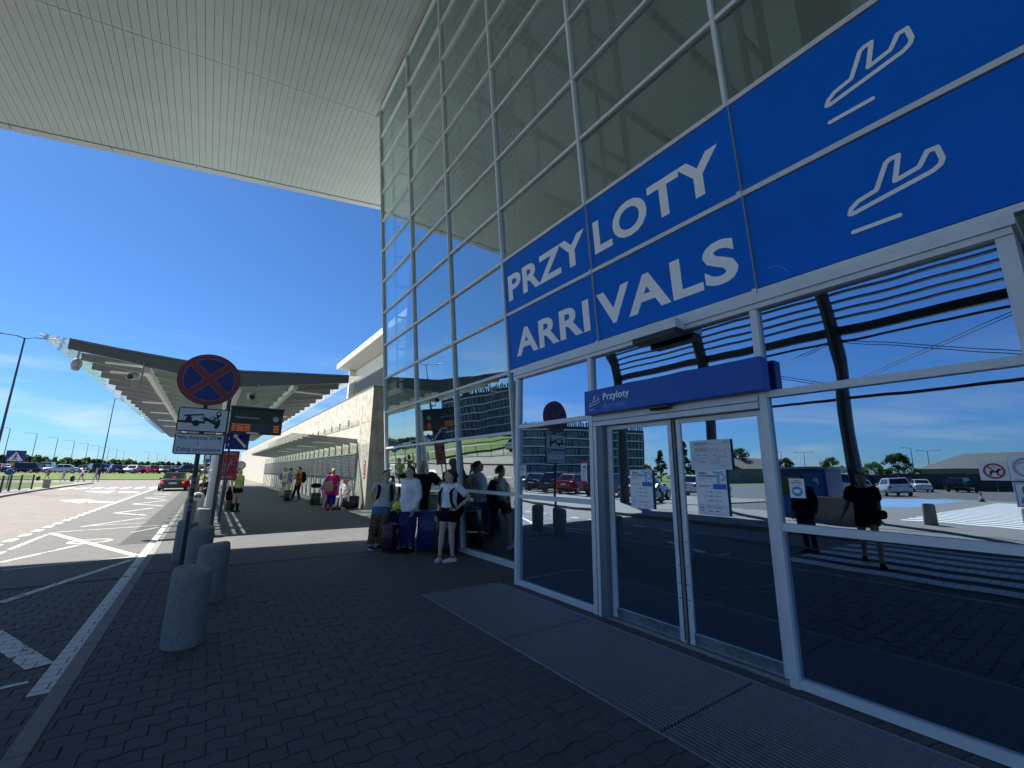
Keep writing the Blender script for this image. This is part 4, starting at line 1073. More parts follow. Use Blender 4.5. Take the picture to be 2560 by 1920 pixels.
MB().tube([(0, 0, 0), (0, 0, 2.4)], .035, 10).build('pole', GREYPAINT, ys); MB().prism([(-.36, -.05, 2.35), (0, -.05, 1.72), (.36, -.05, 2.35)][::-1], (0, .02, 0)).build('triangle', pm('sign_yellow', (.70, .32, .02), .5, 0, 0), ys); o = MB().tube([(0, -.05, 1.35), (0, -.03, 1.35)], .33, 24).build('disc', MATS['sign_blue'], ys); F = Flat(frame((0, -.052, 1.35), (1, 0, 0), (0, 0, 1))); F.stroke([(.18 * math.cos(a), .18 * math.sin(a)) for a in [math.pi * (.0 + i / 10) for i in range(11)]], .05); F.build('arrows', RTWHITE, o)

LAMPC = pm('lamp_post_dark', (.06, .07, .10), .45, .4, .1, 2)
def lamp_post(x, y, z, h, arms, label, group=None, out=1.3, rz=0):
    t = thing('street_lamp', (x, y, z), label, 'street lamp', group, rz)
    MB().tube([(0, 0, 0), (0, 0, h)], [.09, .05], 10).build('pole', LAMPC, t)
    for s in arms:
        MB().tube([(0, 0, h - .05), (s * out * .3, 0, h + .10), (s * out, 0, h + .12)], .035, 8).build('arm', LAMPC, t)
        MB().cbox(s * out - .30, s * out + .30, -.13, .13, h + .08, h + .20, .035).build('lamp_head', STEEL, t)
    return t
lamp_post(-12.0, 44.5, .07, 10.8, (-1, 1), 'tall dark double arm street lamp on the island by the guard rail', out=1.5)
lamp_post(-13.7, 92.9, .08, 12.7, (1,), 'tall single arm lamp at the kerb where the road turns', out=.5)
ORD = ['nearest', 'second', 'third', 'fourth', 'fifth', 'sixth', 'seventh', 'eighth', 'ninth']
for i in range(9):
    y = 135.7 + i * 16.1
    lamp_post(-35.4 + i * .4, y, .89, 9.0, (-1,), 'curved single arm lamp of the car park, ' + ORD[i] + ' in the long row', 'car park lamps', 2.0)
for (x, y) in ((-24, 272), (-22, 290), (-20, 310)): lamp_post(x, y, .89, 9, (-1,), 'tiny curved lamp of the farthest cluster above the trees', 'car park lamps', 2.0)
# ================================================================ VEHICLES
CARGLASS = pm('car_glass', (.012, .016, .02), .06, 0, 0, spec=.8)
TAIL = pm('tail_lamp', (.45, .01, .012), .25, 0, 0)
TAILON = pm('tail_lamp_lit', (.5, .01, .012), .25, 0, 0, emit=(1.0, .03, .02), estr=.5)
HEADL = pm('head_lamp', (.70, .72, .75), .12, .3, 0)
PLATE = pm('number_plate', (.72, .72, .70), .5, 0, .05, 20)
RIM = pm('alloy_rim', (.45, .46, .48), .3, .7, .1, 20)
def carpaint(n, c): return pm('car_paint_' + n, c, .28, .25, .03, 3, coat=.7)
PAINTS = {'black': carpaint('black', (.010, .011, .013)), 'white': carpaint('white', (.68, .69, .70)), 'silver': carpaint('silver', (.36, .38, .40)), 'grey': carpaint('grey', (.10, .11, .12)), 'navy': carpaint('navy', (.012, .02, .07)), 'red': carpaint('red', (.38, .015, .025)), 'green': carpaint('green', (.022, .045, .036)), 'blue': carpaint('blue', (.02, .06, .22))}
# kind: length, width, stations (y, half width factor, sill z, belt z), cabin (front base, roof front, roof rear, rear base, roof z)
CARK = {'sedan': dict(L=4.6, W=1.78, deck=[(0, .80, .34, .62), (.10, .90, .26, .84), (.55, .97, .22, .93), (.95, 1, .20, .95), (2.3, 1, .20, .93), (3.35, .99, .20, .90), (4.15, .95, .22, .80), (4.48, .86, .28, .70), (4.6, .74, .36, .55)], cab=(3.35, 2.72, 1.25, .62, 1.45)),
        'hatch': dict(L=4.15, W=1.76, deck=[(0, .84, .36, .66), (.08, .92, .28, .93), (.4, .98, .22, .97), (1.0, 1, .20, .97), (2.3, 1, .20, .94), (3.0, .99, .20, .91), (3.75, .94, .24, .82), (4.05, .85, .30, .70), (4.15, .74, .38, .56)], cab=(3.10, 2.45, .75, .14, 1.50)),
        'suv': dict(L=4.45, W=1.84, deck=[(0, .86, .42, .74), (.08, .93, .34, 1.02), (.4, .98, .30, 1.06), (1.0, 1, .28, 1.06), (2.4, 1, .28, 1.04), (3.2, .99, .28, 1.02), (3.95, .95, .30, .94), (4.32, .87, .36, .82), (4.45, .76, .44, .64)], cab=(3.28, 2.70, .65, .12, 1.66)),
        'van': dict(L=5.0, W=1.95, deck=[(0, .90, .40, .80), (.06, .96, .32, 1.05), (.4, 1, .28, 1.10), (1.0, 1, .26, 1.10), (3.0, 1, .26, 1.08), (3.9, .99, .26, 1.06), (4.6, .95, .28, .98), (4.9, .88, .34, .84), (5.0, .78, .42, .64)], cab=(4.25, 3.55, .30, .06, 1.95))}
def car_meshes(kind):
    c = CARK[kind]; W = c['W'] / 2; L = c['L']
    rings = []
    for y, k, z0, zb in c['deck']:
        w = W * k; y -= L / 2; zm = z0 + (zb - z0) * .55
        half = [(0, z0), (w * .88, z0), (w * .97, z0 + .06), (w, zm - .05), (w * .985, zm + .05), (w * .93, zb - .03), (w * .86, zb), (0, zb + .035)]
        rings.append([(x, y, z) for x, z in half] + [(-x, y, z) for x, z in reversed(half[1:-1])])
    body = MB().rings(rings)
    fb, rf, rr, rb, zr = [v - L / 2 for v in c['cab'][:4]] + [c['cab'][4]]
    belt = lambda y: np.interp(y + L / 2, [d[0] for d in c['deck']], [d[3] for d in c['deck']])
    wb_, wr_ = W * .86, W * .70
    def sec(y, w, z): return [(-w, y, z), (w, y, z)]
    b = [(-wb_, rb, belt(rb) - .02), (wb_, rb, belt(rb) - .02), (wb_, fb, belt(fb) - .02), (-wb_ , fb, belt(fb) - .02)]
    t = [(-wr_, rr, zr - .03), (wr_, rr, zr - .03), (wr_, rf, zr - .04), (-wr_, rf, zr - .04)]
    t2 = [(-wr_ * .86, rr + .12, zr), (wr_ * .86, rr + .12, zr), (wr_ * .86, rf - .12, zr), (-wr_ * .86, rf - .12, zr)]
    cab = MB().rings([b, t, t2])
    B, T = [Vector(p) for p in b], [Vector(p) for p in t]
    def pane(i, j, u0, u1, v0, v1, out):
        p = lambda u, v: (B[i] * (1 - u) + B[j] * u) * (1 - v) + (T[i] * (1 - u) + T[j] * u) * v
        q = [p(u0, v0), p(u1, v0), p(u1, v1), p(u0, v1)]
        n = (q[1] - q[0]).cross(q[3] - q[0]).normalized() * .006
        return MB().prism([a + n * .2 for a in q], n * out)
    wins = [('rear_window', pane(0, 1, .06, .94, .16, .90, 1)), ('windscreen', pane(2, 3, .05, .95, .08, .94, 1))]
    for (i, j) in ((1, 2), (3, 0)):
        wins += [('side_window', pane(i, j, .10 if i == 1 else .52, .48 if i == 1 else .90, .14, .90, 1)), ('side_window', pane(i, j, .51 if i == 1 else .13, .87 if i == 1 else .49, .14, .90, 1))]
    return dict(body=body, cab=cab, wins=wins, W=W, L=L, zb=c['deck'][1][3], kind=kind)
WHEEL = MB().tube([(-.10, 0, 0), (-.07, 0, 0), (.07, 0, 0), (.10, 0, 0)], [.27, .315, .315, .27], 22).mesh('tyre', RUBBER)
RIMM = MB().tube([(-.104, 0, 0), (.104, 0, 0)], [.20, .20], 14).mesh('rim', RIM)
CACHE = {}
def car(kind, paint, loc, rz, label, group=None, detail=True, lit=False, z=0.0):
    key = (kind, paint)
    if key not in CACHE:
        m = car_meshes(kind); me = {}
        me['body'] = m['body'].mesh('body', PAINTS[paint], True); me['body'].set_sharp_from_angle(angle=rad(50))
        me['roof'] = m['cab'].mesh('roof', PAINTS[paint])
        me['wins'] = [(n, w.mesh(n, CARGLASS)) for n, w in m['wins']]
        me['W'], me['L'], me['zb'] = m['W'], m['L'], m['zb']
        CACHE[key] = me
    me = CACHE[key]; W, L, zb = me['W'], me['L'], me['zb']
    t = thing('parked_car' if not lit else 'car', (loc[0], loc[1], z), label, 'car' if kind != 'van' else 'van', group, rz)
    inst('body', me['body'], t); r_ = inst('roof', me['roof'], t)
    for n, w in me['wins']: inst(n, w, t)
    for sx in (-1, 1):
        for y in (-L / 2 + .82, L / 2 - .80):
            wo = inst('wheel', WHEEL, t, (sx * (W - .075), y, .315))
            if detail: inst('rim', RIMM, wo)
    if detail:
        for sx in (-1, 1):
            MB().cbox(sx * W * .78 - .11, sx * W * .78 + .11, -L / 2 - .012, -L / 2 + .20, zb - .26, zb - .09, .02).build('tail_light', TAILON if lit else TAIL, t)
            MB().cbox(sx * W * .70 - .15, sx * W * .70 + .15, L / 2 - .30, L / 2 - .045, .58, .70, .02).build('headlight', HEADL, t)
            MB().cbox(sx * (W + .10) - .09, sx * (W + .10) + .09, L * .16, L * .16 + .10, zb + .02, zb + .15, .02).build('mirror', PAINTS[paint], t)
        MB().box(-.26, .26, -L / 2 - .016, -L / 2 + .05, zb - .28, zb - .17).build('number_plate', PLATE, t)
        MB().box(-W * .8, W * .8, -L / 2 - .008, -L / 2 + .1, .30, .40).build('bumper_trim', BLACKP, t)
        if lit: MB().box(-.12, .12, -L / 2 + .66, -L / 2 + .70, zb + .22, zb + .26).build('brake_strip', TAILON, t)
    return t
cs_ = car('sedan', 'green', (-2.10, 46.0), 0, 'dark green saloon car with red tail lamps lit driving away', lit=True, z=RZ)
# car park seen across the grass
COLS = ['black', 'white', 'navy', 'silver', 'grey', 'white', 'black', 'red', 'silver', 'blue', 'grey', 'black']
KN = {'hatch': 'hatchback', 'sedan': 'saloon', 'suv': 'off-roader', 'van': 'van'}
front = [(-24.6, 'suv', 'black', 80), (-20.3, 'sedan', 'white', 95), (-16.2, 'suv', 'black', 20), (-13.4, 'hatch', 'navy', 15), (-10.9, 'hatch', 'silver', 160), (-8.5, 'hatch', 'red', 20), (-6.0, 'hatch', 'black', 165), (-3.4, 'suv', 'green', 100), (.9, 'hatch', 'silver', 70), (4.6, 'sedan', 'white', 10), (7.4, 'suv', 'grey', 5), (-29, 'hatch', 'blue', 20), (-31.6, 'sedan', 'silver', 5), (-34.5, 'suv', 'navy', 12), (-38, 'hatch', 'white', 5)]
for i, (x, k, c, a) in enumerate(front):
    car(k, c, (x, 103.6 + (i % 3) * .5), rad(a), '%s %s on the edge of the car park above the grass, %s along' % (c, KN[k], ['first', 'second', 'third', 'fourth', 'fifth', 'sixth', 'seventh', 'eighth', 'ninth', 'tenth', 'eleventh', 'twelfth', 'thirteenth', 'fourteenth', 'fifteenth'][i]), 'cars in the car park', i < 9, z=.895)
rows = ['second', 'third', 'fourth', 'fifth']
for r_ in range(4):
    for i in range(19):
        k = random.choice(['hatch', 'sedan', 'suv', 'hatch', 'van'] if r_ == 1 else ['hatch', 'sedan', 'suv', 'hatch']); c = COLS[(i * 5 + r_ * 3 + i // 4) % 12]
        car(k, c, (-46 + i * 2.75 + r_ * .8 + random.uniform(-.25, .25), 112 + r_ * 10.5 + random.uniform(-.3, .3)), rad(random.choice([0, 180]) + random.uniform(-3, 3)), '%s %s parked in the %s row of the car park' % (c, KN[k], rows[r_]), 'cars in the car park', False, z=.895)
# cars across the street, seen in the glass
refl = [(-16.6, 22.5, 'suv', 'black', 75), (-16.4, 25.6, 'hatch', 'red', 75), (-17.2, 28.5, 'suv', 'navy', 75), (-17.8, 31.4, 'hatch', 'black', 75), (-18.4, 34.4, 'sedan', 'silver', 75), (-18.9, 37.4, 'hatch', 'white', 75), (-15.6, 18.6, 'sedan', 'silver', 78), (-26, 20.5, 'suv', 'white', 100), (-44.5, 13.3, 'suv', 'white', 60), (-40.5, 15.5, 'van', 'white', 80), (-60, 14.6, 'sedan', 'white', 70), (-66, 12, 'suv', 'black', 95), (-52, 18.2, 'hatch', 'silver', 60), (-70, 18, 'hatch', 'navy', 85), (-75, 24, 'suv', 'black', 85), (-64, 28, 'sedan', 'grey', 85)]
for i, (x, y, k, c, a) in enumerate(refl):
    car(k, c, (x, y), rad(a), '%s %s parked across the street, reflected in the entrance glass%s' % (c, KN[k], ['', ' beside a black one', ' next to the red car', ' by the motorcycle', ' in the bay row', ' behind the fence', ' near the kiosk', ' beyond the crossing'][i % 8]), 'cars across the street', i < 9, z=.02 if x > -24 else -.05)
mc = thing('motorcycle', (-12.6, 15.4, .07), 'dark motorcycle on the far pavement, reflected in the door glass', 'motorcycle', rz=rad(70))
for y in (-.7, .7):
    MB().tube([(-.06, y, .31), (.06, y, .31)], .31, 20).build('wheel', RUBBER, mc)
MB().tube([(0, -.7, .31), (0, -.35, .62), (0, .25, .72), (0, .55, .85), (0, .7, .31)], .05, 8).build('frame', BLACKP, mc); MB().tube([(0, -.6, .80), (0, -.1, .78), (0, .25, .95)], [(.10, .06), (.14, .09), (.12, .12)], 10).build('seat_tank', BLACKP, mc); MB().tube([(-.36, .42, 1.05), (0, .5, .98), (.36, .42, 1.05)], .018, 8).build('handlebar', STEEL, mc); MB().ball((0, .62, .88), .09).build('headlight', HEADL, mc); MB().cbox(-.14, .14, -.3, .25, .30, .60, .05).build('engine', STEEL, mc)
# fence between street and parking strip
fe = thing('street_fence', (-13.2, 25, .07), 'thin dark mesh fence panels with posts across the street', 'fence')
for i in range(11):
    y = -9 + i * 2.4
    MB().tube([(0, y, 0), (0, y, 1.1)], .03, 8).build('post', ROUGHDARK, fe)
    if i < 10:
        for z in (.15, 1.05): MB().tube([(0, y, z), (0, y + 2.4, z)], .014, 6).build('rail', ROUGHDARK, fe)
        for k in range(1, 16): MB().tube([(0, y + k * .15, .15), (0, y + k * .15, 1.05)], .004, 4).build('bar', ROUGHDARK, fe)
# kiosk, cone, planter, bollards across
kb = thing('ticket_kiosk', (-11.3, 7.35, .07), 'blue ticket kiosk with flat grey roof across the road, reflected in the glass', 'kiosk')
KBLUE = pm('kiosk_blue', (.010, .085, .36), .4, 0, .06, 3)
MB().box(-.75, .75, -.85, .85, 0, 1.80).build('cabin', KBLUE, kb); MB().box(-.95, 1.0, -1.05, 1.05, 1.81, 1.89).build('roof', STEEL, kb); MB().box(.751, .775, -.05, .70, .85, 1.55).build('window', CARGLASS, kb); MB().box(.751, .772, -.75, -.15, .08, 1.65).build('door', pm('kiosk_door', (.02, .14, .46), .4, 0, .05, 3), kb)
text('lettering', 'P', frame((.774, -.62, 1.25), (0, 1, 0), (0, 0, 1)), RTWHITE, kb, None, .22, .03)
pb = MB().hexa([(-.6, -.9, 0), (.6, -.9, 0), (.6, .9, 0), (-.6, .9, 0)], [(-.55, -.1, .85), (.55, -.1, .85), (.55, .85, .85), (-.55, .85, .85)]).build('concrete_block', CONC, None, loc=(-10.2, 5.9, .07)); tag(pb, 'sloping concrete block beside the kiosk, seen in the glass', 'block')
cn = thing('traffic_cone', (-37.6, 6.5, -.05), 'red and white traffic cone behind the zebra crossing', 'cone')
MB().tube([(0, 0, .04), (0, 0, .24)], [.16, .115], 16).build('lower_band', pm('cone_red', (.55, .04, .02), .6, 0, 0), cn); MB().tube([(0, 0, .24), (0, 0, .44)], [.115, .07], 16).build('white_band', RTWHITE, cn); MB().tube([(0, 0, .44), (0, 0, .70)], [.07, .02], 16).build('tip', MATS['cone_red'], cn); MB().box(-.2, .2, -.2, .2, 0, .04).build('base', RUBBER, cn)
for i, (x, y, d) in enumerate(((-11.7, 4.1, 'by the sunlit crossing'), (-11.9, 1.9, 'at the end of the crossing'), (-11.6, 13.6, 'by the motorcycle'))):
    tag(inst('bollard', bme, None, (x, y, .07)), 'concrete bollard across the road ' + d, 'bollard', 'bollards across the road')

# ================================================================ LOUVRED EDGE OF THE BIG ROOF (seen in the glass)
lv = thing('louvre_screen', (-11.5, 6, .07), 'curved dark steel columns with a band of louvres and crossed cables', 'screen')
DSTEEL = pm('screen_steel', (.035, .045, .055), .45, .3, .08, 2)
arc = [(0, 0), (0, 3), (0, 6.3), (.08, 7.1), (.35, 8.0), (.85, 8.9), (1.6, 9.75), (2.6, 10.5), (3.7, 11.1)]
ys_ = [-4.9, .45, 5.9, 11.35, 16.8]
for y in ys_: MB().tube([(x, y - 6, z) for x, z in arc], [(.32, .20)] * len(arc), 10, side=(1, 0, 0)).build('curved_column', DSTEEL, lv)
def span(x, z, r, name): MB().box(x - r[0], x + r[0], ys_[0] - 6, ys_[-1] - 6 + .2, z - r[1], z + r[1]).build(name, DSTEEL, lv)
span(0.0, 7.12, (.10, .16), 'main_beam'); span(-.05, 6.72, (.04, .04), 'tie_bar'); span(-.05, 4.45, (.05, .05), 'low_bar')
for i, (x, z) in enumerate(((.10, 7.6), (.18, 7.9), (.28, 8.2), (.40, 8.5), (.55, 8.8), (.74, 9.1), (.95, 9.38), (1.2, 9.66), (1.5, 9.9), (1.85, 10.2))): span(x, z, (.11, .022), 'louvre_blade')
for y0, y1 in zip(ys_[:-1], ys_[1:]):
    for dz in (0, .10):
        MB().tube([(-.05, y0 - 6, 4.9 + dz), (-.05, y1 - 6, 6.75 + dz)], .014, 5).build('cable', DSTEEL, lv); MB().tube([(-.05, y0 - 6, 6.75 + dz), (-.05, y1 - 6, 4.9 + dz)], .014, 5).build('cable', DSTEEL, lv)

# ================================================================ HOTEL (seen in the glass)
ho = thing('hotel', (-93, 105, -.1), 'dark curved hotel with white floor bands and tall narrow windows, reflected in the glass', 'hotel')
HW = pm('hotel_dark_cladding', (.026, .029, .036), .5, 0, .12, .4); HB = pm('hotel_white_band', (.72, .73, .74), .6, 0, .05, 1)
HG = pm('hotel_glass', (.15, .18, .22), .3, 0, .5, .5)
def hp(az, d): return Vector((7.9 - d * math.sin(rad(az)) + 93, d * math.cos(rad(az)) - 105, 0))
az0, az1 = 26.0, 52.0
def hd(az): return 128 + 26 * ((az - 40) / 13) ** 2 * .8
N = 29
pts = [hp(az0 + (az1 - az0) * i / N, hd(az0 + (az1 - az0) * i / N)) for i in range(N + 1)]
back = [hp(az0 + (az1 - az0) * i / N, hd(az0 + (az1 - az0) * i / N) + 16) for i in range(N + 1)]
m_ = MB()
for i in range(N):
    m_.hexa([pts[i], pts[i + 1], back[i + 1], back[i]], [p + Vector((0, 0, 15.4)) for p in (pts[i], pts[i + 1], back[i + 1], back[i])])
m_.build('wall', HW, ho)
for fl in range(6):
    z = 1.4 + fl * 2.55
    bm2 = MB()
    for i in range(N):
        a, b_ = pts[i], pts[i + 1]; d = (b_ - a).normalized(); n2 = Vector((-d.y, d.x, 0));
        if n2.dot(hp(40, 100) - hp(40, 130)) < 0: n2 = -n2
        o_ = n2 * .18
        bm2.hexa([a + o_ + Vector((0, 0, z)), b_ + o_ + Vector((0, 0, z)), b_ + Vector((0, 0, z)), a + Vector((0, 0, z))], [a + o_ + Vector((0, 0, z + .36)), b_ + o_ + Vector((0, 0, z + .36)), b_ + Vector((0, 0, z + .36)), a + Vector((0, 0, z + .36))])
        if fl < 5:
            for t0 in (.12, .58):
                w_ = a + (b_ - a) * t0; w2 = w_ + d * (.95 if (i + fl) % 3 else .6); oo = n2 * .05
                MB().hexa([w_ + oo + Vector((0, 0, z + .45)), w2 + oo + Vector((0, 0, z + .45)), w2 - oo * .5 + Vector((0, 0, z + .45)), w_ - oo * .5 + Vector((0, 0, z + .45))], [w_ + oo + Vector((0, 0, z + 2.2)), w2 + oo + Vector((0, 0, z + 2.2)), w2 - oo * .5 + Vector((0, 0, z + 2.2)), w_ - oo * .5 + Vector((0, 0, z + 2.2))]).build('window', HG, ho)
    bm2.build('floor_band', HB, ho)
for i in range(N):
    a, b_ = pts[i], pts[i + 1]
    for t0, hh in ((.05, 1.3), (.35, 1.6), (.65, 1.1)):
        w_ = a + (b_ - a) * t0; w2 = a + (b_ - a) * (t0 + .2); k_ = (back[i] - pts[i]).normalized() * .4
        MB().hexa([w_ + Vector((0, 0, 15.4)), w2 + Vector((0, 0, 15.4)), w2 + k_ + Vector((0, 0, 15.4)), w_ + k_ + Vector((0, 0, 15.4))], [w_ + Vector((0, 0, 15.4 + hh)), w2 + Vector((0, 0, 15.4 + hh)), w2 + k_ + Vector((0, 0, 15.4 + hh)), w_ + k_ + Vector((0, 0, 15.4 + hh))]).build('parapet_fin', HW, ho)
sp0 = hp(29.5, hd(29.5) + 5)
MB().tube([sp0 + Vector((0, 0, 15)), sp0 + Vector((0, 0, 18)), sp0 + Vector((0, 0, 22))], [1.2, .8, .05], 10).build('roof_spire', HW, ho)
# low grey house
lh = thing('low_house', (-100, 54, -.1), 'low grey house with a pitched roof beyond the parked cars, reflected', 'house', rz=.2)
MB().box(-8, 8, -5, 5, 0, 3).build('wall', pm('house_grey', (.25, .24, .23), .8, 0, .1, 1), lh); MB().hexa([(-8.5, -5.5, 3), (8.5, -5.5, 3), (8.5, 5.5, 3), (-8.5, 5.5, 3)], [(-8.5, -.1, 5.6), (8.5, -.1, 5.6), (8.5, .1, 5.6), (-8.5, .1, 5.6)]).build('roof', pm('house_roof', (.10, .09, .085), .8, 0, .1, 2), lh)
for x in (-5, -1, 3): MB().box(8.0, 8.04, x - .6, x + .6, 1, 2.2).build('window', HG, lh)
lh2 = thing('dark_roofed_house', (-114, 14, -.1), 'house with a big dark roof behind the fence, reflected above the crossing', 'house', rz=.1)
MB().box(-9, 9, -9, 9, 0, 3.4).build('wall', MATS['house_grey'], lh2); MB().hexa([(-9.6, -9.6, 3.4), (9.6, -9.6, 3.4), (9.6, 9.6, 3.4), (-9.6, 9.6, 3.4)], [(-3, -4, 6.3), (3, -4, 6.3), (3, 4, 6.3), (-3, 4, 6.3)]).build('roof', pm('dark_slate', (.04, .042, .05), .7, 0, .1, 2), lh2)
wf = MB()
for i in range(14): wf.box(-74.0, -73.9, -10 + i * 2.5, -7.55 + i * 2.5, 0, 2.2)
o = wf.build('boundary_fence', pm('fence_dark_green', (.03, .05, .045), .6, 0, .1, 1), None, loc=(0, 0, -.05)); tag(o, 'dark green panel fence behind the parked white cars, reflected', 'fence')
for i, (x, y, h_, arms, d_) in enumerate(((-109, 25.7, 7.7, (1,), 'with one arm behind the white off-roader'), (-109.8, 23.2, 7.0, (-1, 1), 'with two arms left of the dark roofed house'), (-102.4, 47.4, 7.3, (1,), 'with one arm above the kiosk'), (-104.2, 42.9, 6.9, (-1, 1), 'with two arms above the white van'), (-96, 63, 6.6, (1,), 'with one arm by the hotel corner'))): lamp_post(x, y, 0, h_, arms, 'far street lamp %s, reflected in the glass' % d_, 'lamps across the road', 1.8, rz=rad(60))

# ================================================================ TREES
BARK = pm('bark', (.10, .075, .05), .9, 0, .25, 6, .4, 20)
def leafmat(n, c):
    m = pm(n, c, .6, 0, .45, 1.1, spec=.25)
    nn, ll = m.node_tree.nodes, m.node_tree.links
    t_ = nn.new('ShaderNodeBsdfTranslucent'); t_.inputs[0].default_value = (c[0] * 1.6, c[1] * 1.7, c[2] * 1.2, 1)
    x_ = nn.new('ShaderNodeMixShader'); x_.inputs[0].default_value = .25
    ll.new(nn['Principled BSDF'].outputs[0], x_.inputs[1]); ll.new(t_.outputs[0], x_.inputs[2]); ll.new(x_.outputs[0], nn['Material Output'].inputs[0])
    return m
LEAF = [leafmat('leaf_deep', (.030, .062, .016)), leafmat('leaf_mid', (.048, .088, .020)), leafmat('leaf_light', (.085, .125, .028)), leafmat('leaf_pine', (.022, .048, .024))]
def crown_mesh(rng, r, h, z0, conical, nclump, nleaf, size, name, mat):
    mb = MB(); vs, fs = mb.v, mb.f
    for c in range(nclump):
        t = rng.random() ** .8
        z = z0 + h * t
        rr = r * ((1 - t) ** .75 + .08 if conical else math.sqrt(max(.06, 1 - (2 * t - .95) ** 2)))
        a = rng.uniform(0, 6.283); q = rr * rng.uniform(.35, 1.0) ** .6
        cx, cy = q * math.cos(a), q * math.sin(a); cr = r * rng.uniform(.16, .34)
        for k in range(nleaf):
            d = Vector((rng.gauss(0, 1), rng.gauss(0, 1), rng.gauss(0, .8))).normalized() * cr * rng.uniform(.55, 1.05)
            p = Vector((cx, cy, z)) + d
            u = Vector((rng.gauss(0, 1), rng.gauss(0, 1), rng.gauss(0, 1))).normalized(); w = u.cross(Vector((rng.gauss(0, 1), rng.gauss(0, 1), rng.gauss(0, 1)))).normalized()
            s = size * rng.uniform(.6, 1.3); b = len(vs)
            vs.extend([tuple(p - u * s), tuple(p + w * s * .5), tuple(p + u * s), tuple(p - w * s * .5)]); fs.append((b, b + 1, b + 2, b + 3))
    return mb.mesh(name, mat)
rng = random.Random(5)
TM = []
for i in range(6):
    con = i in (1, 4)
    TM.append((crown_mesh(rng, 2.6 if not con else 1.9, 5.6 if not con else 8.0, 1.9 if not con else 1.0, con, 60, 62, .20, 'crown', LEAF[[1, 3, 0, 2, 3, 1][i]]), con))
def trunk_mesh():
    mb = MB().tube([(0, 0, -.2), (.05, 0, 1.2), (0, .06, 2.8), (.05, .0, 5.0)], [.20, .16, .12, .05], 8)
    for a in range(5): mb.tube([(0, .03, 2.0 + a * .45), (1.3 * math.cos(a * 2.2), 1.3 * math.sin(a * 2.2), 3.4 + a * .45)], [.07, .02], 5)
    return mb.mesh('trunk', BARK)
TRK = trunk_mesh()
def tree(x, y, z, s, k, label, group):
    t = thing('tree', (x, y, z), label, 'tree', group, random.uniform(0, 6))
    t.scale = (s * random.uniform(.9, 1.15), s * random.uniform(.9, 1.15), s)
    inst('crown', TM[k][0], t); inst('trunk', TRK, t)
rt = [(-88.9, 70.9, .83, 1, 'tall conical tree just past the hotel end, reflected'), (-87, 73.4, .55, 3, 'low pale bush by the conical tree, reflected'), (-92.2, 66.3, 1.1, 4, 'tallest dark evergreen near the floor plan board, reflected'), (-98.7, 55, 1.0, 0, 'round leafy tree behind the low grey house, reflected'), (-102.6, 46.7, .76, 2, 'broad dark tree above the kiosk, reflected'), (-105.8, 38.5, .75, 0, 'leafy tree above the white van, reflected'), (-107.7, 32, .66, 3, 'small pale tree left of the steel column, reflected'), (-108.7, 28.3, .88, 2, 'broad dark tree over the white off-roader, reflected'), (-110.7, 18.4, .6, 0, 'low tree at the edge of the dark roofed house, reflected'), (-103, 4, .72, 5, 'tree on the far side of the dark roofed house, reflected'), (-112, -6, .8, 0, 'leafy tree beyond the crossing, reflected')]
for x, y, s, k, lb_ in rt: tree(x, y, -.1, s, k, lb_, 'trees across the road')
for i in range(12):
    az = rad(57 + i * 2.6 + random.uniform(-.6, .6)); d = random.uniform(126, 140)
    tree(7.9 - d * math.sin(az), d * math.cos(az), -.1, random.uniform(.42, .62), random.choice([0, 2, 3, 5]), 'small background tree of the reflected line beyond the fence', 'background trees across the road')
# woodland behind the car park: nobody could count it
def wood(name, x0, x1, y0, y1, n, hmin, hmax, seed, word='far off'):
    rg = random.Random(seed)
    for li in range(4):
        mb = MB(); vs, fs = mb.v, mb.f
        for i in range(n // 4):
            x = rg.uniform(x0, x1); y = rg.uniform(y0, y1); h = rg.uniform(hmin, hmax) * (1 + .22 * math.sin(x * .05 + y * .02)); r = h * rg.uniform(.26, .42); con = li == 3
            for c in range(16):
                t = rg.random() ** .9; zz = .9 + h * (.10 + .9 * t); rr = r * ((1 - t) + .1 if con else math.sqrt(max(.05, 1 - (2 * t - .9) ** 2))); a = rg.uniform(0, 6.283); q = rr * rg.uniform(.3, 1)
                for k in range(9):
                    d = Vector((rg.gauss(0, 1), rg.gauss(0, 1), rg.gauss(0, 1))).normalized() * r * rg.uniform(.12, .36)
                    p = Vector((x + q * math.cos(a), y + q * math.sin(a), zz)) + d; u = Vector((rg.gauss(0, 1), rg.gauss(0, 1), rg.gauss(0, 1))).normalized(); w = u.cross(Vector((rg.gauss(0, 1), rg.gauss(0, 1), rg.gauss(0, 1)))).normalized(); s = rg.uniform(.35, .75); b = len(vs)
                    vs.extend([tuple(p - u * s), tuple(p + w * s * .6), tuple(p + u * s), tuple(p - w * s * .6)]); fs.append((b, b + 1, b + 2, b + 3))
        o = mb.build(name, LEAF[li]); tag(o, word + ' %s foliage of the wood behind the car park' % ['deep green', 'mid green', 'pale green', 'dark pine'][li], 'woodland', kind='stuff')
wood('woodland', -130, 30, 205, 262, 620, 3.0, 4.0, 3)
wood('woodland', -40, 20, 180, 205, 60, 2.0, 3.2, 4, 'low nearer')
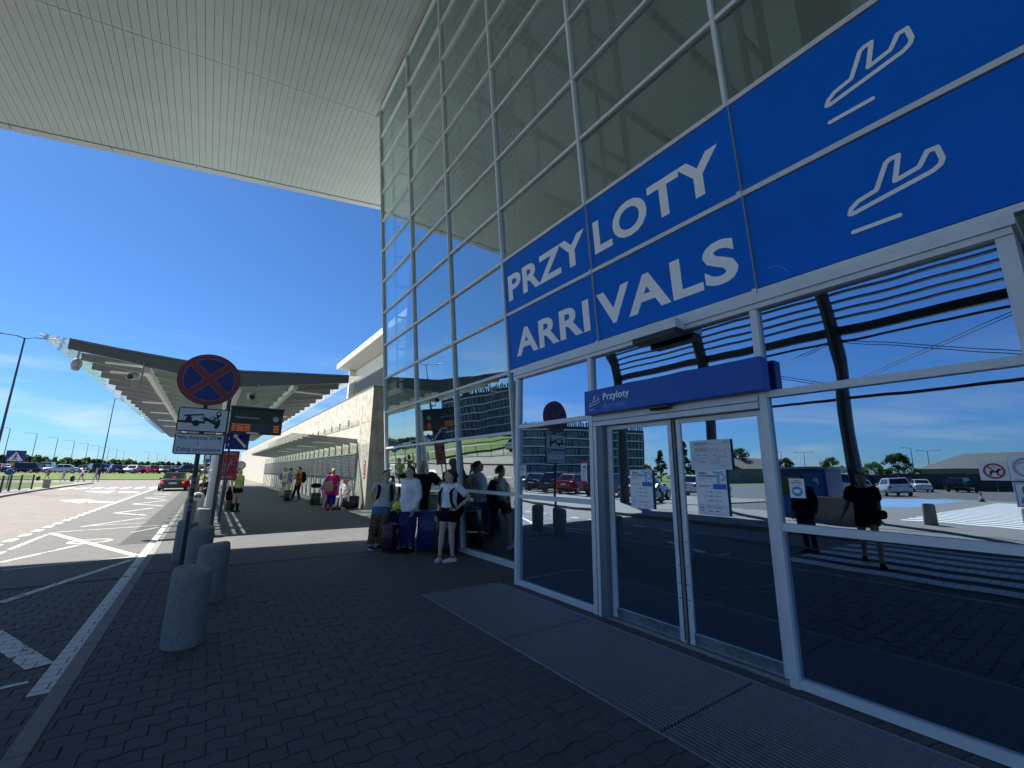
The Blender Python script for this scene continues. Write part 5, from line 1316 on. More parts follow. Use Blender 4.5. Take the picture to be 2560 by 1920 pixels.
# ================================================================ PEOPLE
SKIN = {'fair': pm('skin_fair', (.62, .42, .33), .55, 0, .06, 14), 'tan': pm('skin_tan', (.46, .28, .19), .55, 0, .06, 14), 'mid': pm('skin_mid', (.54, .35, .26), .55, 0, .06, 14)}
HAIRM = {'brown': pm('hair_brown', (.035, .02, .013), .6, 0, .2, 60), 'dark': pm('hair_dark', (.014, .010, .008), .6, 0, .2, 60), 'blond': pm('hair_blond', (.42, .28, .12), .6, 0, .2, 60), 'grey': pm('hair_grey', (.22, .20, .19), .6, 0, .2, 60), 'ginger': pm('hair_fair', (.48, .33, .17), .6, 0, .2, 60)}
EYEM = pm('eye_dark', (.03, .02, .02), .3, 0, 0); LIPM = pm('lip', (.30, .09, .08), .5, 0, 0)
def cloth(n, c, var=.10, scale=8, rough=.9): return pm('cloth_' + n, c, rough, 0, var, scale, .25, 350, .15)
def lerp(a, b, t): return Vector(a) * (1 - t) + Vector(b) * t

def hand(mb, wr, d, palm_n, spread=1.0, curl=.25):
    """palm with five separate bent fingers; d: pointing direction, palm_n: palm normal"""
    wr, d = Vector(wr), Vector(d).normalized(); n = Vector(palm_n); n = (n - d * n.dot(d)).normalized(); s = d.cross(n)
    mb.tube([wr - d * .015, wr + d * .03, wr + d * .085], [(.026, .018), (.036, .015), (.038, .013)], 10, side=s, round_ends=True)
    for k, ln in ((-1.5, .068), (-.5, .078), (.5, .074), (1.5, .058)):
        a = wr + d * .082 + s * (k * .0185); t1 = (d + n * curl * .8).normalized(); t2 = (d + n * curl * 2.6).normalized()
        b = a + t1 * ln * .5; c = b + t2 * ln * .5
        mb.tube([a, b, c], [.0088, .0082, .0068], 6, round_ends=True)
    a = wr + d * .02 + s * -.034; b = a + (d * .7 - s * .55 + n * .2).normalized() * .045; c = b + (d + n * .35 - s * .1).normalized() * .032
    mb.tube([a, b, c], [.0115, .0102, .008], 6, round_ends=True)

BASEJ = dict(pelvis=(0, 0, .92), chest=(0, -.005, 1.27), neck=(0, .01, 1.45), head=(0, -.02, 1.585),
             shR=(-.178, .01, 1.385), elR=(-.225, .03, 1.11), wrR=(-.235, -.05, .87), shL=(.178, .01, 1.385), elL=(.225, .03, 1.11), wrL=(.235, -.05, .87),
             hipR=(-.088, 0, .90), knR=(-.095, -.02, .49), anR=(-.10, .02, .085), hipL=(.088, 0, .90), knL=(.095, -.02, .49), anL=(.10, .02, .085))
def remesh(mb, name, mat, parent, voxel, extra=None, fold=0.0, smooth=3):
    o = mb.build(name, mat, parent)
    m = o.modifiers.new('remesh', 'REMESH'); m.mode = 'VOXEL'; m.voxel_size = voxel
    s = o.modifiers.new('smooth', 'SMOOTH'); s.factor = .5; s.iterations = smooth
    REMESH.append((o, extra, fold))
    return o
PERSONS = []
def person(x, y, H, face, label, J=None, skin='fair', build=1.0, hips=1.0, top=None, bottom=None, shoes=None, hair=None, headturn=0, female=True, vox=.014, handdir=None, socks=None, z=0.0, hat=None, glasses=False, group=None, belly=0.0, foot=None, toe=(0, 0)):
    j = {k: Vector(v) for k, v in BASEJ.items()}
    for k, v in (J or {}).items(): j[k] = Vector(v)
    sc = H / 1.70
    t = thing('person', (x, y, z), label, 'person', group, rad(face)); t.scale = (sc, sc, sc)
    sk = SKIN[skin]; w = build
    side = (j['shL'] - j['shR']).normalized(); hs = (j['hipL'] - j['hipR']).normalized()
    pel, che, nek, hd = j['pelvis'], j['chest'], j['neck'], j['head']
    low = pel + (pel - che).normalized() * .09
    wa = lerp(pel, che, .50); sh = lerp(che, nek, .70)
    fr = side.cross(Vector((0, 0, 1))); fr = Vector((0, -1, 0)) if fr.length < .1 else -fr if fr.y > 0 else fr
    tor_path = [low, pel, wa + fr * belly * .5, lerp(wa, che, .6) + fr * belly * .25, che, sh, nek + (nek - che) * -.05]
    hw = .168 if female else .160; ww = .128 if female else .142; cw = .152 if female else .172
    tor_r = [(.135 * hips, .100 * hips), (hw * hips, .118 * hips), (ww * w, .098 * w + belly * .5), ((ww + cw) / 2 * w, .108 * w + belly * .3), (cw * w, .115 * w), (cw * .95, .085), (.062, .058)]
    mb = MB(); mb.tube(tor_path, tor_r, 14, side=side, round_ends=True)
    # head on its neck
    Hm = Matrix.Translation(hd) @ Matrix.Rotation(rad(headturn), 4, 'Z')
    mb.tube([nek - Vector((0, 0, .05)), nek + Vector((0, 0, .03)), hd - Vector((0, -.015, .06))], [.062, .054, .055], 12)
    prof = [(-.112, .028, .034, -.035), (-.100, .046, .054, -.028), (-.070, .060, .076, -.012), (-.035, .068, .088, -.002), (0, .073, .095, .004), (.04, .076, .098, .008), (.08, .070, .090, .010), (.108, .050, .066, .012), (.122, .022, .030, .012)]
    mb.rings([[Hm @ Vector((a * math.cos(2 * math.pi * i / 16), b * math.sin(2 * math.pi * i / 16) + o_, z_)) for i in range(16)] for z_, a, b, o_ in prof])
    mb.tube([Hm @ Vector((0, -.086, .022)), Hm @ Vector((0, -.106, -.018)), Hm @ Vector((0, -.088, -.034))], [.012, .017, .012], 8, round_ends=True)
    for s in (-1, 1):
        mb.ball(Hm @ Vector((s * .073, .012, -.008)), (.014, .022, .032), 8, 6); mb.ball(Hm @ Vector((s * .034, -.078, .034)), (.024, .014, .010), 8, 5)
    mb.ball(Hm @ Vector((0, -.080, -.060)), (.024, .014, .012), 8, 5); mb.ball(Hm @ Vector((0, -.070, -.095)), (.024, .020, .018), 8, 5)
    ext = MB()
    for S in 'RL':
        a, e, r = j['sh' + S], j['el' + S], j['wr' + S]
        mb.tube([a + (nek - a) * .35, a, lerp(a, e, .4), e, lerp(e, r, .3), lerp(e, r, .8), r], [.052 * w, .056 * w, .048 * w, .039 * w, .041 * w, .031, .026], 10, round_ends=True)
        hdv = (handdir or {}).get(S, (r - e)); pn = Vector((1, -.3, 0)) if S == 'R' else Vector((-1, -.3, 0))
        if (handdir or {}).get(S + 'n'): pn = Vector(handdir[S + 'n'])
        hand(ext, r, hdv, pn, curl=(handdir or {}).get('curl', .25))
        hp_, k, an = j['hip' + S], j['kn' + S], j['an' + S]
        mb.tube([hp_ + (pel - hp_) * .2, lerp(hp_, k, .08), lerp(hp_, k, .5), lerp(hp_, k, .88), k, lerp(k, an, .30), lerp(k, an, .75), an], [(.088 * hips, .095 * hips), (.090 * hips, .098 * hips), (.074 * hips, .078 * hips), .054 * (hips * .5 + .5), .054 * (hips * .5 + .5), .055 * (hips * .5 + .5), .038, .036], 12, side=hs, round_ends=True)
        fa = rad(toe[0] if S == 'R' else toe[1]); fd = Vector((math.sin(fa), -math.cos(fa), 0))
        if foot and S in foot: fd = Vector(foot[S]).normalized()
        heel = an - fd * .045 + Vector((0, 0, -.045)); ball_ = an + fd * .11 + Vector((0, 0, -.060)); tip = an + fd * .165 + Vector((0, 0, -.062))
        mb.tube([an, an + Vector((0, 0, -.03)) + fd * .01, an + fd * .05 + Vector((0, 0, -.05)), ball_, tip], [.036, .036, (.038, .028), (.042, .021), (.034, .018)], 10, side=fd.cross(Vector((0, 0, 1))), round_ends=True)
        if shoes:
            sb = MB(); up = Vector((0, 0, 1)); sd = fd.cross(up); c_ = an.copy(); base = an.z - .085
            prof = [(-.075, .026, .060), (-.06, .034, .085), (-.01, .040, .095), (.05, .044, .075), (.11, .050, .058), (.16, .046, .048), (.195, .030, .034)]
            rr = []
            for f_, hw_, ht in prof:
                p0 = Vector((c_.x, c_.y, base)) + fd * f_
                rr.append([p0 - sd * hw_ * .92, p0 - sd * hw_ + up * ht * .35, p0 - sd * hw_ * .8 + up * ht * .8, p0 - sd * hw_ * .3 + up * ht, p0 + sd * hw_ * .3 + up * ht, p0 + sd * hw_ * .8 + up * ht * .8, p0 + sd * hw_ + up * ht * .35, p0 + sd * hw_ * .92])
            shoe = sb.rings(rr).build('shoe', shoes[0], t, smooth=True)
            if len(shoes) > 1:
                so = MB(); so.rings([[Vector((q[0], q[1], base + (.0 if k_ < 1 else .022))) for q in ([p0 - sd * h_ * 1.06 for p0, h_ in zip([Vector((c_.x, c_.y, base)) + fd * f_ for f_, _, _ in prof], [p[1] for p in prof])] + [p0 + sd * h_ * 1.06 for p0, h_ in reversed(list(zip([Vector((c_.x, c_.y, base)) + fd * f_ for f_, _, _ in prof], [p[1] for p in prof])))])] for k_ in (0, 1)]).build('sole', shoes[1], shoe)
        if socks: MB().tube([an + Vector((0, 0, -.01)), lerp(an, k, socks[1])], [.041, .044 + .02 * socks[1]], 12).build('sock', socks[0], t, smooth=True)
    body = remesh(mb, 'body', sk, t, vox, ext)
    eyes = MB()
    for s in (-1, 1): eyes.ball(Hm @ Vector((s * .032, -.0865, .012)), (.013, .006, .0065), 8, 5); eyes.tube([Hm @ Vector((s * .018, -.093, .033)), Hm @ Vector((s * .050, -.084, .033))], .004, 5)
    eyes.build('eyes', EYEM, t); MB().ball(Hm @ Vector((0, -.092, -.060)), (.020, .006, .006), 8, 5).build('mouth', LIPM, t)
    if glasses:
        g = MB()
        for s in (-1, 1): g.tube([Hm @ Vector((s * .034 + .024 * math.cos(a), -.100, .012 + .020 * math.sin(a))) for a in [i * .785 for i in range(9)]], .003, 5); g.tube([Hm @ Vector((s * .058, -.098, .018)), Hm @ Vector((s * .076, .0, .018))], .0025, 5)
        g.build('glasses', BLACKP, t)
    # clothing follows the body and ends at its hems
    if top:
        kind, m_ = top[0], top[1]
        o_ = dict(tee=.020, tank=.010, blouse=.028, long=.020)[kind]
        cb = MB(); hem = top[2] if len(top) > 2 else .0        # hem: 0 at hip, >0 shorter, <0 longer
        flare = top[3] if len(top) > 3 else 1.0
        lowp = lerp(low, wa, hem) if hem >= 0 else low + (low - wa) * (-hem)
        P_ = [lowp, lerp(lowp, wa, .55), wa + fr * belly * .5, lerp(wa, che, .6) + fr * belly * .3, che, sh]
        hh = (tor_r[1][0] if hem < .55 else tor_r[2][0] * 1.04)
        R_ = [((hh + o_) * flare, (max(tor_r[1][1], tor_r[2][1]) + o_ + .006) * flare), ((hh * .5 + tor_r[2][0] * .5 + o_) * (flare * .5 + .5), tor_r[2][1] + o_ + .022), (tor_r[2][0] + o_, tor_r[2][1] + o_), (tor_r[3][0] + o_, tor_r[3][1] + o_), (tor_r[4][0] + o_, tor_r[4][1] + o_), (tor_r[5][0] + (o_ if kind != 'tank' else -.02), tor_r[5][1] + o_)]
        if kind != 'tank': P_.append(lerp(sh, nek, .55)); R_.append((.085, .078))
        cb.tube(P_, R_, 16, side=side)
        if kind != 'tank':
            for S in 'RL':
                a, e, r = j['sh' + S], j['el' + S], j['wr' + S]
                if kind == 'tee': cb.tube([a + (nek - a) * .4, a, lerp(a, e, .45), lerp(a, e, .72)], [.060 * w, .072 * w, .068 * w, .070 * w], 12)
                else: cb.tube([a + (nek - a) * .4, a, lerp(a, e, .5), e, lerp(e, r, .5), lerp(e, r, .9)], [.060 * w, .074 * w, .070 * w, .062 * w, (.060 if kind == 'blouse' else .052), .042], 12)
        else:
            for S in 'RL': cb.tube([lerp(sh, j['sh' + S], .45) + Vector((0, -.07, -.03)), lerp(nek, j['sh' + S], .45) + Vector((0, 0, .02)), lerp(sh, j['sh' + S], .45) + Vector((0, .07, -.03))], .018, 6)
        remesh(cb, dict(tee='t_shirt', tank='tank_top', blouse='blouse', long='shirt')[kind], m_, t, vox, None, .006 if kind != 'blouse' else .008, 2)
    for bottom_ in ([] if not bottom else [bottom] if isinstance(bottom, tuple) else bottom):
        bot_ = bottom_; kind, m_ = bot_[0], bot_[1]; cb = MB(); o_ = .014 if kind != 'hipwrap' else .024
        if kind in ('dress', 'skirt'):
            ln = bot_[2]; bt = Vector((pel.x, pel.y + .02, ln))
            cb.tube([wa, pel, lerp(pel, bt, .4), bt], [(tor_r[2][0] + .012, tor_r[2][1] + .012), (tor_r[1][0] + .02, tor_r[1][1] + .02), (.20 * hips, .16 * hips), (.24 * hips, .20 * hips)], 16, side=side)
        else:
            ln = dict(hipwrap=.40, shorts=.42, pants=.965, capri=.80, wide=.97)[kind]; wd = 1.45 if kind == 'wide' else 1.0
            cb.tube([lerp(pel, wa, .75 if kind != 'hipwrap' else .02), pel, low, low + (low - pel).normalized() * .06, low + (low - pel).normalized() * .105], [(tor_r[2][0] + .016, tor_r[2][1] + .012), (tor_r[1][0] + o_, tor_r[1][1] + o_), (tor_r[0][0] + o_, tor_r[0][1] + o_), (tor_r[0][0] * .86 + o_, tor_r[0][1] * .86 + o_), (tor_r[0][0] * .5 + o_, tor_r[0][1] * .5 + o_)], 16, side=side)
            for S in 'RL':
                h0, k, an = j['hip' + S], j['kn' + S], j['an' + S]
                if kind in ('shorts', 'hipwrap'): e_ = o_ - .014; cb.tube([h0 + (pel - h0) * .2, lerp(h0, k, .1), lerp(h0, k, ln)], [.10 * hips + e_, (.104 * hips + e_, .112 * hips + e_), (.100 * hips + e_, .106 * hips + e_)], 12, side=hs)
                else: cb.tube([h0 + (pel - h0) * .2, lerp(h0, k, .1), lerp(h0, k, .55), k, lerp(k, an, .5), lerp(k, an, (ln - .5) * 2)], [.10 * hips, (.104 * hips, .112 * hips), .088 * hips * (wd * .4 + .6), .068 * hips * wd, .062 * wd, (.056 if kind != 'capri' else .06) * wd * (1.1 if wd > 1 else 1)], 12, side=hs)
        remesh(cb, dict(hipwrap='denim_wrap', shorts='shorts', pants='trousers', capri='capri_trousers', wide='wide_trousers', dress='long_skirt', skirt='skirt')[kind], m_, t, vox, None, .0055, 2)
    if hair:
        hk, hm = hair; hb = MB()
        cap = [(.125, .030, .016), (.112, .060, .014), (.085, .080, .016), (.05, .086, .020), (.015, .084, .032), (-.02, .076, .045)]
        if hk != 'bald':
            hb.rings([[Hm @ Vector((a * math.cos(2 * math.pi * i / 16), (a * 1.22) * math.sin(2 * math.pi * i / 16) + o_ + (.0 if z_ > .06 else .0), z_ + .006 + (.03 if math.sin(2 * math.pi * i / 16) < -.5 and z_ < .05 else 0) * 0)) for i in range(16)] for z_, a, o_ in reversed(cap)])
        if hk == 'bun': hb.ball(Hm @ Vector((0, .125, .03)), (.05, .045, .05), 10, 7); hb.ball(Hm @ Vector((.02, .15, .0)), (.03, .03, .04), 8, 6)
        if hk == 'pony': hb.tube([Hm @ Vector((0, .10, .03)), Hm @ Vector((0, .14, -.03)), Hm @ Vector((0, .13, -.16)), Hm @ Vector((.0, .12, -.24))], [.03, .04, .035, .015], 8)
        if hk == 'long': hb.tube([Hm @ Vector((0, .045, .02)), Hm @ Vector((0, .062, -.10)), Hm @ Vector((0, .075, -.22))], [(.080, .055), (.085, .045), (.07, .03)], 12, side=(1, 0, 0), round_ends=True)
        if hk == 'quiff': hb.ball(Hm @ Vector((0, -.04, .12)), (.07, .07, .035), 10, 6)
        if hk == 'fluffy': [hb.ball(Hm @ Vector((.05 * math.cos(a), .03 + .05 * math.sin(a), .09)), .055, 8, 6) for a in (0, 1.2, 2.4, 3.6, 4.8)]
        if hk == 'bald':
            hb.rings([[Hm @ Vector((a * math.cos(math.pi * i / 10), a * 1.2 * math.sin(math.pi * i / 10) + .02, z_)) for i in range(11)] + [Hm @ Vector((a * .9 * math.cos(math.pi * (10 - i) / 10), a * 1.05 * math.sin(math.pi * (10 - i) / 10) + .02, z_)) for i in range(11)] for z_, a in ((-.05, .074), (.0, .079), (.05, .080))])
        # carve the face free: push the front of the cap back
        hb.v = [tuple((lambda q: Hm @ Vector((q.x, max(q.y, -.062 if q.z > .075 else (-.062 + (.075 - q.z) * 1.25)), q.z)))(Hm.inverted() @ Vector(v))) for v in hb.v]
        remesh(hb, 'hair', hm, t, vox * .85, None, .004, 1)
    if hat:
        MB().tube([Hm @ Vector((0, .01, .06)), Hm @ Vector((0, .01, .065)), Hm @ Vector((0, .012, .075)), Hm @ Vector((0, .012, .15)), Hm @ Vector((0, .012, .165))], [.17, .17, .095, .085, .05], 20).build('hat', hat, t, smooth=True)
    PERSONS.append(t)
    return t
def at(t, v): return t.matrix_world @ Vector(v)

WHITEC = cloth('white', (.82, .84, .88)); BLACKC = cloth('black', (.010, .011, .013)); TEEGREY = cloth('light_grey', (.55, .55, .54)); DENIM = cloth('denim', (.07, .20, .38)); NAVYP = cloth('navy_print', (.03, .035, .14), .98, 22)
CAMO = cloth('camouflage', (.14, .11, .07), .95, 14); SHOEB = cloth('blue_canvas', (.015, .025, .10)); SHOEW = cloth('white_canvas', (.62, .64, .68)); SOLE = pm('white_sole', (.60, .60, .58), .6, 0, .05, 20)
MAGENTA = cloth('magenta', (.50, .02, .20)); ROYAL = cloth('royal_blue', (.015, .02, .24)); TEAL = cloth('teal', (.04, .20, .24)); ORANGE = cloth('rust_orange', (.42, .11, .015), .5, 7); CREAM = cloth('cream', (.62, .54, .44)); LIME = cloth('lime', (.42, .58, .15)); LEOP = cloth('leopard', (.26, .17, .10), .8, 28); PINKC = cloth('pink', (.58, .05, .16)); GREYB = cloth('grey_blue', (.20, .24, .32)); SANDC = cloth('sand', (.42, .33, .22)); LILAC = cloth('lilac', (.42, .38, .55)); SKYC = cloth('pale_blue', (.30, .48, .66))
ROOT = []
# --- four by the glass
P1 = person(3.22, 9.61, 1.64, -12, 'girl in grey t-shirt and patterned baggy trousers leaning with hands behind her back', skin='fair',
    J=dict(pelvis=(.03, 0, .92), chest=(.06, .04, 1.27), neck=(.075, .05, 1.45), head=(.085, .02, 1.585), shR=(-.115, .05, 1.37), elR=(-.22, .14, 1.14), wrR=(-.10, .20, .93), shL=(.24, .06, 1.40), elL=(.29, .16, 1.14), wrL=(.18, .21, .93), hipR=(-.06, 0, .90), hipL=(.115, .0, .90), knR=(-.12, -.05, .49), anR=(-.17, -.06, .085), knL=(.06, -.03, .49), anL=(.03, .0, .085)),
    top=('tee', TEEGREY, .22, 1.06), bottom=[('wide', CAMO), ('hipwrap', DENIM)], shoes=(SHOEB, SOLE), hair=('pony', HAIRM['dark']), headturn=6, glasses=True, vox=.012, toe=(18, -25), hips=1.05)
P2 = person(4.02, 9.35, 1.88, -22, 'bald broad man in black t-shirt standing behind the suitcases', skin='tan', female=False, build=1.25, hips=1.1, belly=.05,
    J=dict(shR=(-.235, .01, 1.385), shL=(.235, .01, 1.385), elR=(-.34, -.03, 1.13), wrR=(-.33, -.20, .93), elL=(.42, -.08, 1.18), wrL=(.50, -.26, 1.02)), top=('tee', BLACKC, -.15), bottom=('shorts', BLACKC), shoes=(BLACKC,), hair=None, vox=.014, headturn=-15)
P3 = person(3.60, 8.93, 1.73, -70, 'woman in white blouse and navy patterned trousers standing among the suitcases', skin='fair', build=1.15, hips=1.15, belly=.03,
    J=dict(elR=(-.23, .06, 1.10), wrR=(-.20, -.08, .88), elL=(.25, .03, 1.10), wrL=(.26, -.10, .84)), top=('blouse', WHITEC, -.12, 1.12), bottom=('wide', NAVYP), shoes=(BLACKC,), hair=('long', HAIRM['brown']), headturn=10, vox=.012)
P4 = person(3.86, 7.58, 1.66, -66, 'young woman in white cropped shirt and black shorts with hand on hip by the glass', skin='fair', build=1.0, hips=1.08,
    J=dict(elL=(.37, .14, 1.17), wrL=(.19, .0, .98), elR=(-.22, .02, 1.10), wrR=(-.23, -.07, .86), anR=(-.14, -.06, .085), knR=(-.115, -.05, .49), anL=(.10, .03, .085)), handdir=dict(L=(-.5, -.8, -.3), Ln=(-1, 0, -.2)), top=('tee', WHITEC, .62, 1.05), bottom=('shorts', BLACKC), shoes=(SHOEW, SOLE), hair=('bun', HAIRM['brown']), headturn=-28, socks=(cloth('red_sock', (.40, .03, .05)), .04), vox=.011, toe=(20, -30))
# --- group under the wall canopy
P5 = person(4.23, 26.6, 1.84, -78, 'man in rust orange shirt and black trousers looking down at his phone', skin='mid', female=False, J=dict(head=(0, -.05, 1.57), elR=(-.22, -.04, 1.12), wrR=(-.10, -.26, 1.13), elL=(.22, -.04, 1.12), wrL=(.08, -.27, 1.13), anR=(-.10, -.22, .085), knR=(-.10, -.12, .49), anL=(.10, .08, .085)), handdir=dict(R=(.5, -.8, .1), L=(-.5, -.8, .1)), top=('long', ORANGE, -.30, 1.05), bottom=('pants', BLACKC), shoes=(BLACKC, SOLE), hair=('quiff', HAIRM['dark']), vox=.018)
P6 = person(4.05, 28.6, 1.78, 80, 'woman in cream trousers reading a paper beside the man in orange', skin='mid', J=dict(head=(0, -.05, 1.57), elR=(-.22, -.06, 1.14), wrR=(-.12, -.28, 1.12), elL=(.22, -.06, 1.14), wrL=(.12, -.28, 1.12)), top=('tee', GREYB, 0), bottom=('pants', CREAM), shoes=(SHOEW,), hair=('short', HAIRM['dark']), vox=.02, belly=.02)
P7 = person(4.15, 31.5, 1.80, 60, 'grey haired man in white shirt and shorts with a small rucksack', skin='tan', female=False, J=dict(elR=(-.22, -.04, 1.12), wrR=(-.20, -.26, 1.06)), top=('tee', WHITEC, 0), bottom=('shorts', SANDC), shoes=(SHOEW,), hair=('short', HAIRM['grey']), vox=.02)
P8 = person(4.83, 23.1, 1.62, 70, 'stooping woman in teal and red top holding a black bag', skin='mid', J=dict(chest=(0, -.10, 1.24), neck=(0, -.18, 1.40), head=(0, -.26, 1.50), shR=(-.178, -.14, 1.34), shL=(.178, -.14, 1.34), elR=(-.22, -.24, 1.08), wrR=(-.16, -.42, .98), elL=(.22, -.24, 1.08), wrL=(.16, -.42, .98)), top=('tee', TEAL, -.2, 1.1), bottom=('pants', DENIM), shoes=(BLACKC,), hair=('fluffy', HAIRM['brown']), vox=.018, build=1.1)
P9 = person(4.33, 20.45, 1.22, 60, 'blond child in red top and pale shorts beside the woman in magenta', skin='fair', top=('tee', PINKC, 0), bottom=('shorts', SKYC), shoes=(PINKC,), hair=('long', HAIRM['blond']), vox=.02)
P10 = person(4.47, 19.75, 1.72, 158, 'woman seen from behind in long magenta tunic and blue capri trousers', skin='tan', build=1.25, hips=1.25, J=dict(elR=(-.25, -.02, 1.10), wrR=(-.20, -.18, .98), elL=(.27, .02, 1.10), wrL=(.22, -.10, .86)), top=('tee', MAGENTA, -.75, 1.18), bottom=('capri', ROYAL), shoes=(BLACKC,), hair=('bun', HAIRM['ginger']), vox=.016)
P11 = person(5.14, 20.35, 1.70, -52, 'person in white sitting on a dark suitcase against the concrete wall', skin='tan', female=False, build=1.15, belly=.05, J=dict(pelvis=(0, .12, .53), chest=(0, .14, .88), neck=(0, .10, 1.06), head=(0, .06, 1.19), shR=(-.19, .13, .99), shL=(.19, .13, .99), elR=(-.24, .05, .74), wrR=(-.10, -.16, .60), elL=(.24, .05, .74), wrL=(.10, -.18, .58), hipR=(-.10, .10, .50), hipL=(.10, .10, .50), knR=(-.14, -.30, .48), knL=(.14, -.32, .48), anR=(-.15, -.36, .085), anL=(.16, -.46, .085)), handdir=dict(R=(.6, -.6, -.3), L=(-.6, -.6, -.3)), top=('tee', WHITEC, 0), bottom=('pants', WHITEC), shoes=(BLACKC,), hair=('bald', HAIRM['grey']), vox=.016, headturn=-30)
# --- around the canopy column
P12 = person(1.10, 20.9, 1.68, 28, 'girl in lime tank top, black shorts and high black boots behind the red sign', skin='fair', J=dict(elL=(.22, .03, 1.10), wrL=(.22, -.02, .84)), top=('tank', LIME, .35), bottom=('shorts', BLACKC), shoes=(BLACKC, BLACKC), hair=('long', HAIRM['brown']), socks=(BLACKC, .62), vox=.016)
P13 = person(-.36, 23.2, 1.70, 170, 'woman in long leopard patterned skirt with straw hat and one arm raised', skin='mid', J=dict(elL=(-.0, 0, 0)) and dict(shR=(-.178, .01, 1.40), elR=(-.27, -.02, 1.66), wrR=(-.24, -.04, 1.92), elL=(.25, .04, 1.14), wrL=(.24, -.12, .95)), top=('tank', LEOP, 0), bottom=('dress', LEOP, .16), shoes=(SANDC,), hair=('long', HAIRM['brown']), hat=cloth('straw', (.46, .26, .06)), vox=.018)
P14 = person(.02, 25.9, 1.70, -60, 'person in sunglasses crouched behind the litter bin by the column', skin='fair', female=False, J=dict(pelvis=(0, .12, .55), chest=(0, .02, .88), neck=(0, -.04, 1.06), head=(0, -.08, 1.19), shR=(-.19, .0, .99), shL=(.19, .0, .99), elR=(-.24, -.18, .84), wrR=(-.08, -.30, 1.0), elL=(.24, -.12, .74), wrL=(.10, -.32, .66), hipR=(-.10, .10, .52), hipL=(.10, .10, .52), knR=(-.14, -.30, .50), knL=(.14, -.32, .50), anR=(-.15, -.26, .085), anL=(.16, -.30, .085)), top=('tee', BLACKC, 0), bottom=('pants', BLACKC), shoes=(SHOEW,), hair=('short', HAIRM['blond']), glasses=True, vox=.02)
P15 = person(.78, 24.4, 1.72, 10, 'figure in cream trousers mostly hidden by the red sign', skin='mid', top=('tee', WHITEC, 0), bottom=('wide', CREAM), shoes=(SHOEW,), hair=('short', HAIRM['brown']), vox=.02)
# --- far across the road
WALK = dict(anR=(-.10, -.26, .10), knR=(-.10, -.22, .50), anL=(.10, .28, .13), knL=(.10, .06, .49), elR=(-.22, .10, 1.12), wrR=(-.22, .08, .88), elL=(.22, -.02, 1.10), wrL=(.22, -.20, .92))
P16 = person(-18.0, 86.5, 1.72, -80, 'far walker in dark t-shirt pulling a small black suitcase', J=WALK, skin='mid', female=False, top=('tee', cloth('plum', (.07, .04, .10)), 0), bottom=('shorts', GREYB), shoes=(BLACKC,), hair=('short', HAIRM['dark']), vox=.028, z=RZ)
P17 = person(-15.2, 80.0, 1.52, -95, 'far child in lilac clothes walking between two travellers', J=WALK, skin='mid', top=('tee', LILAC, 0), bottom=('pants', LILAC), shoes=(SHOEW,), hair=('short', HAIRM['brown']), vox=.028, z=RZ)
P18 = person(-13.4, 79.7, 1.78, -85, 'far walker in white shirt and black shorts with a black suitcase', J=WALK, skin='tan', female=False, top=('tee', WHITEC, 0), bottom=('shorts', BLACKC), shoes=(BLACKC,), hair=('short', HAIRM['dark']), vox=.028, z=RZ)
P19 = person(-12.0, 79.4, 1.78, -95, 'far walker in pale clothes wearing a black rucksack', J=WALK, skin='mid', top=('tee', LILAC, -.2), bottom=('pants', LILAC), shoes=(SHOEW,), hair=('short', HAIRM['brown']), vox=.028, z=RZ)
# --- two men on the road, seen only in the glass
P20 = person(-2.45, 3.1, 1.74, 70, 'man striding past with a bag at his hip, a dark shape in the entrance glass', J=dict(WALK, elL=(.26, .10, 1.12), wrL=(.36, .02, .90)), skin='tan', female=False, build=1.15, top=('tee', BLACKC, 0), bottom=('shorts', BLACKC), shoes=(BLACKC,), hair=('short', HAIRM['dark']), vox=.018, z=RZ)
P21 = person(-2.9, 4.3, 1.66, 100, 'second man in dark clothes on the road, a dark shape in the glass', skin='tan', female=False, top=('long', cloth('dark_navy', (.012, .016, .03)), 0), bottom=('pants', cloth('dark_blue_jeans', (.02, .03, .06))), shoes=(BLACKC,), hair=('short', HAIRM['dark']), vox=.018, z=RZ)

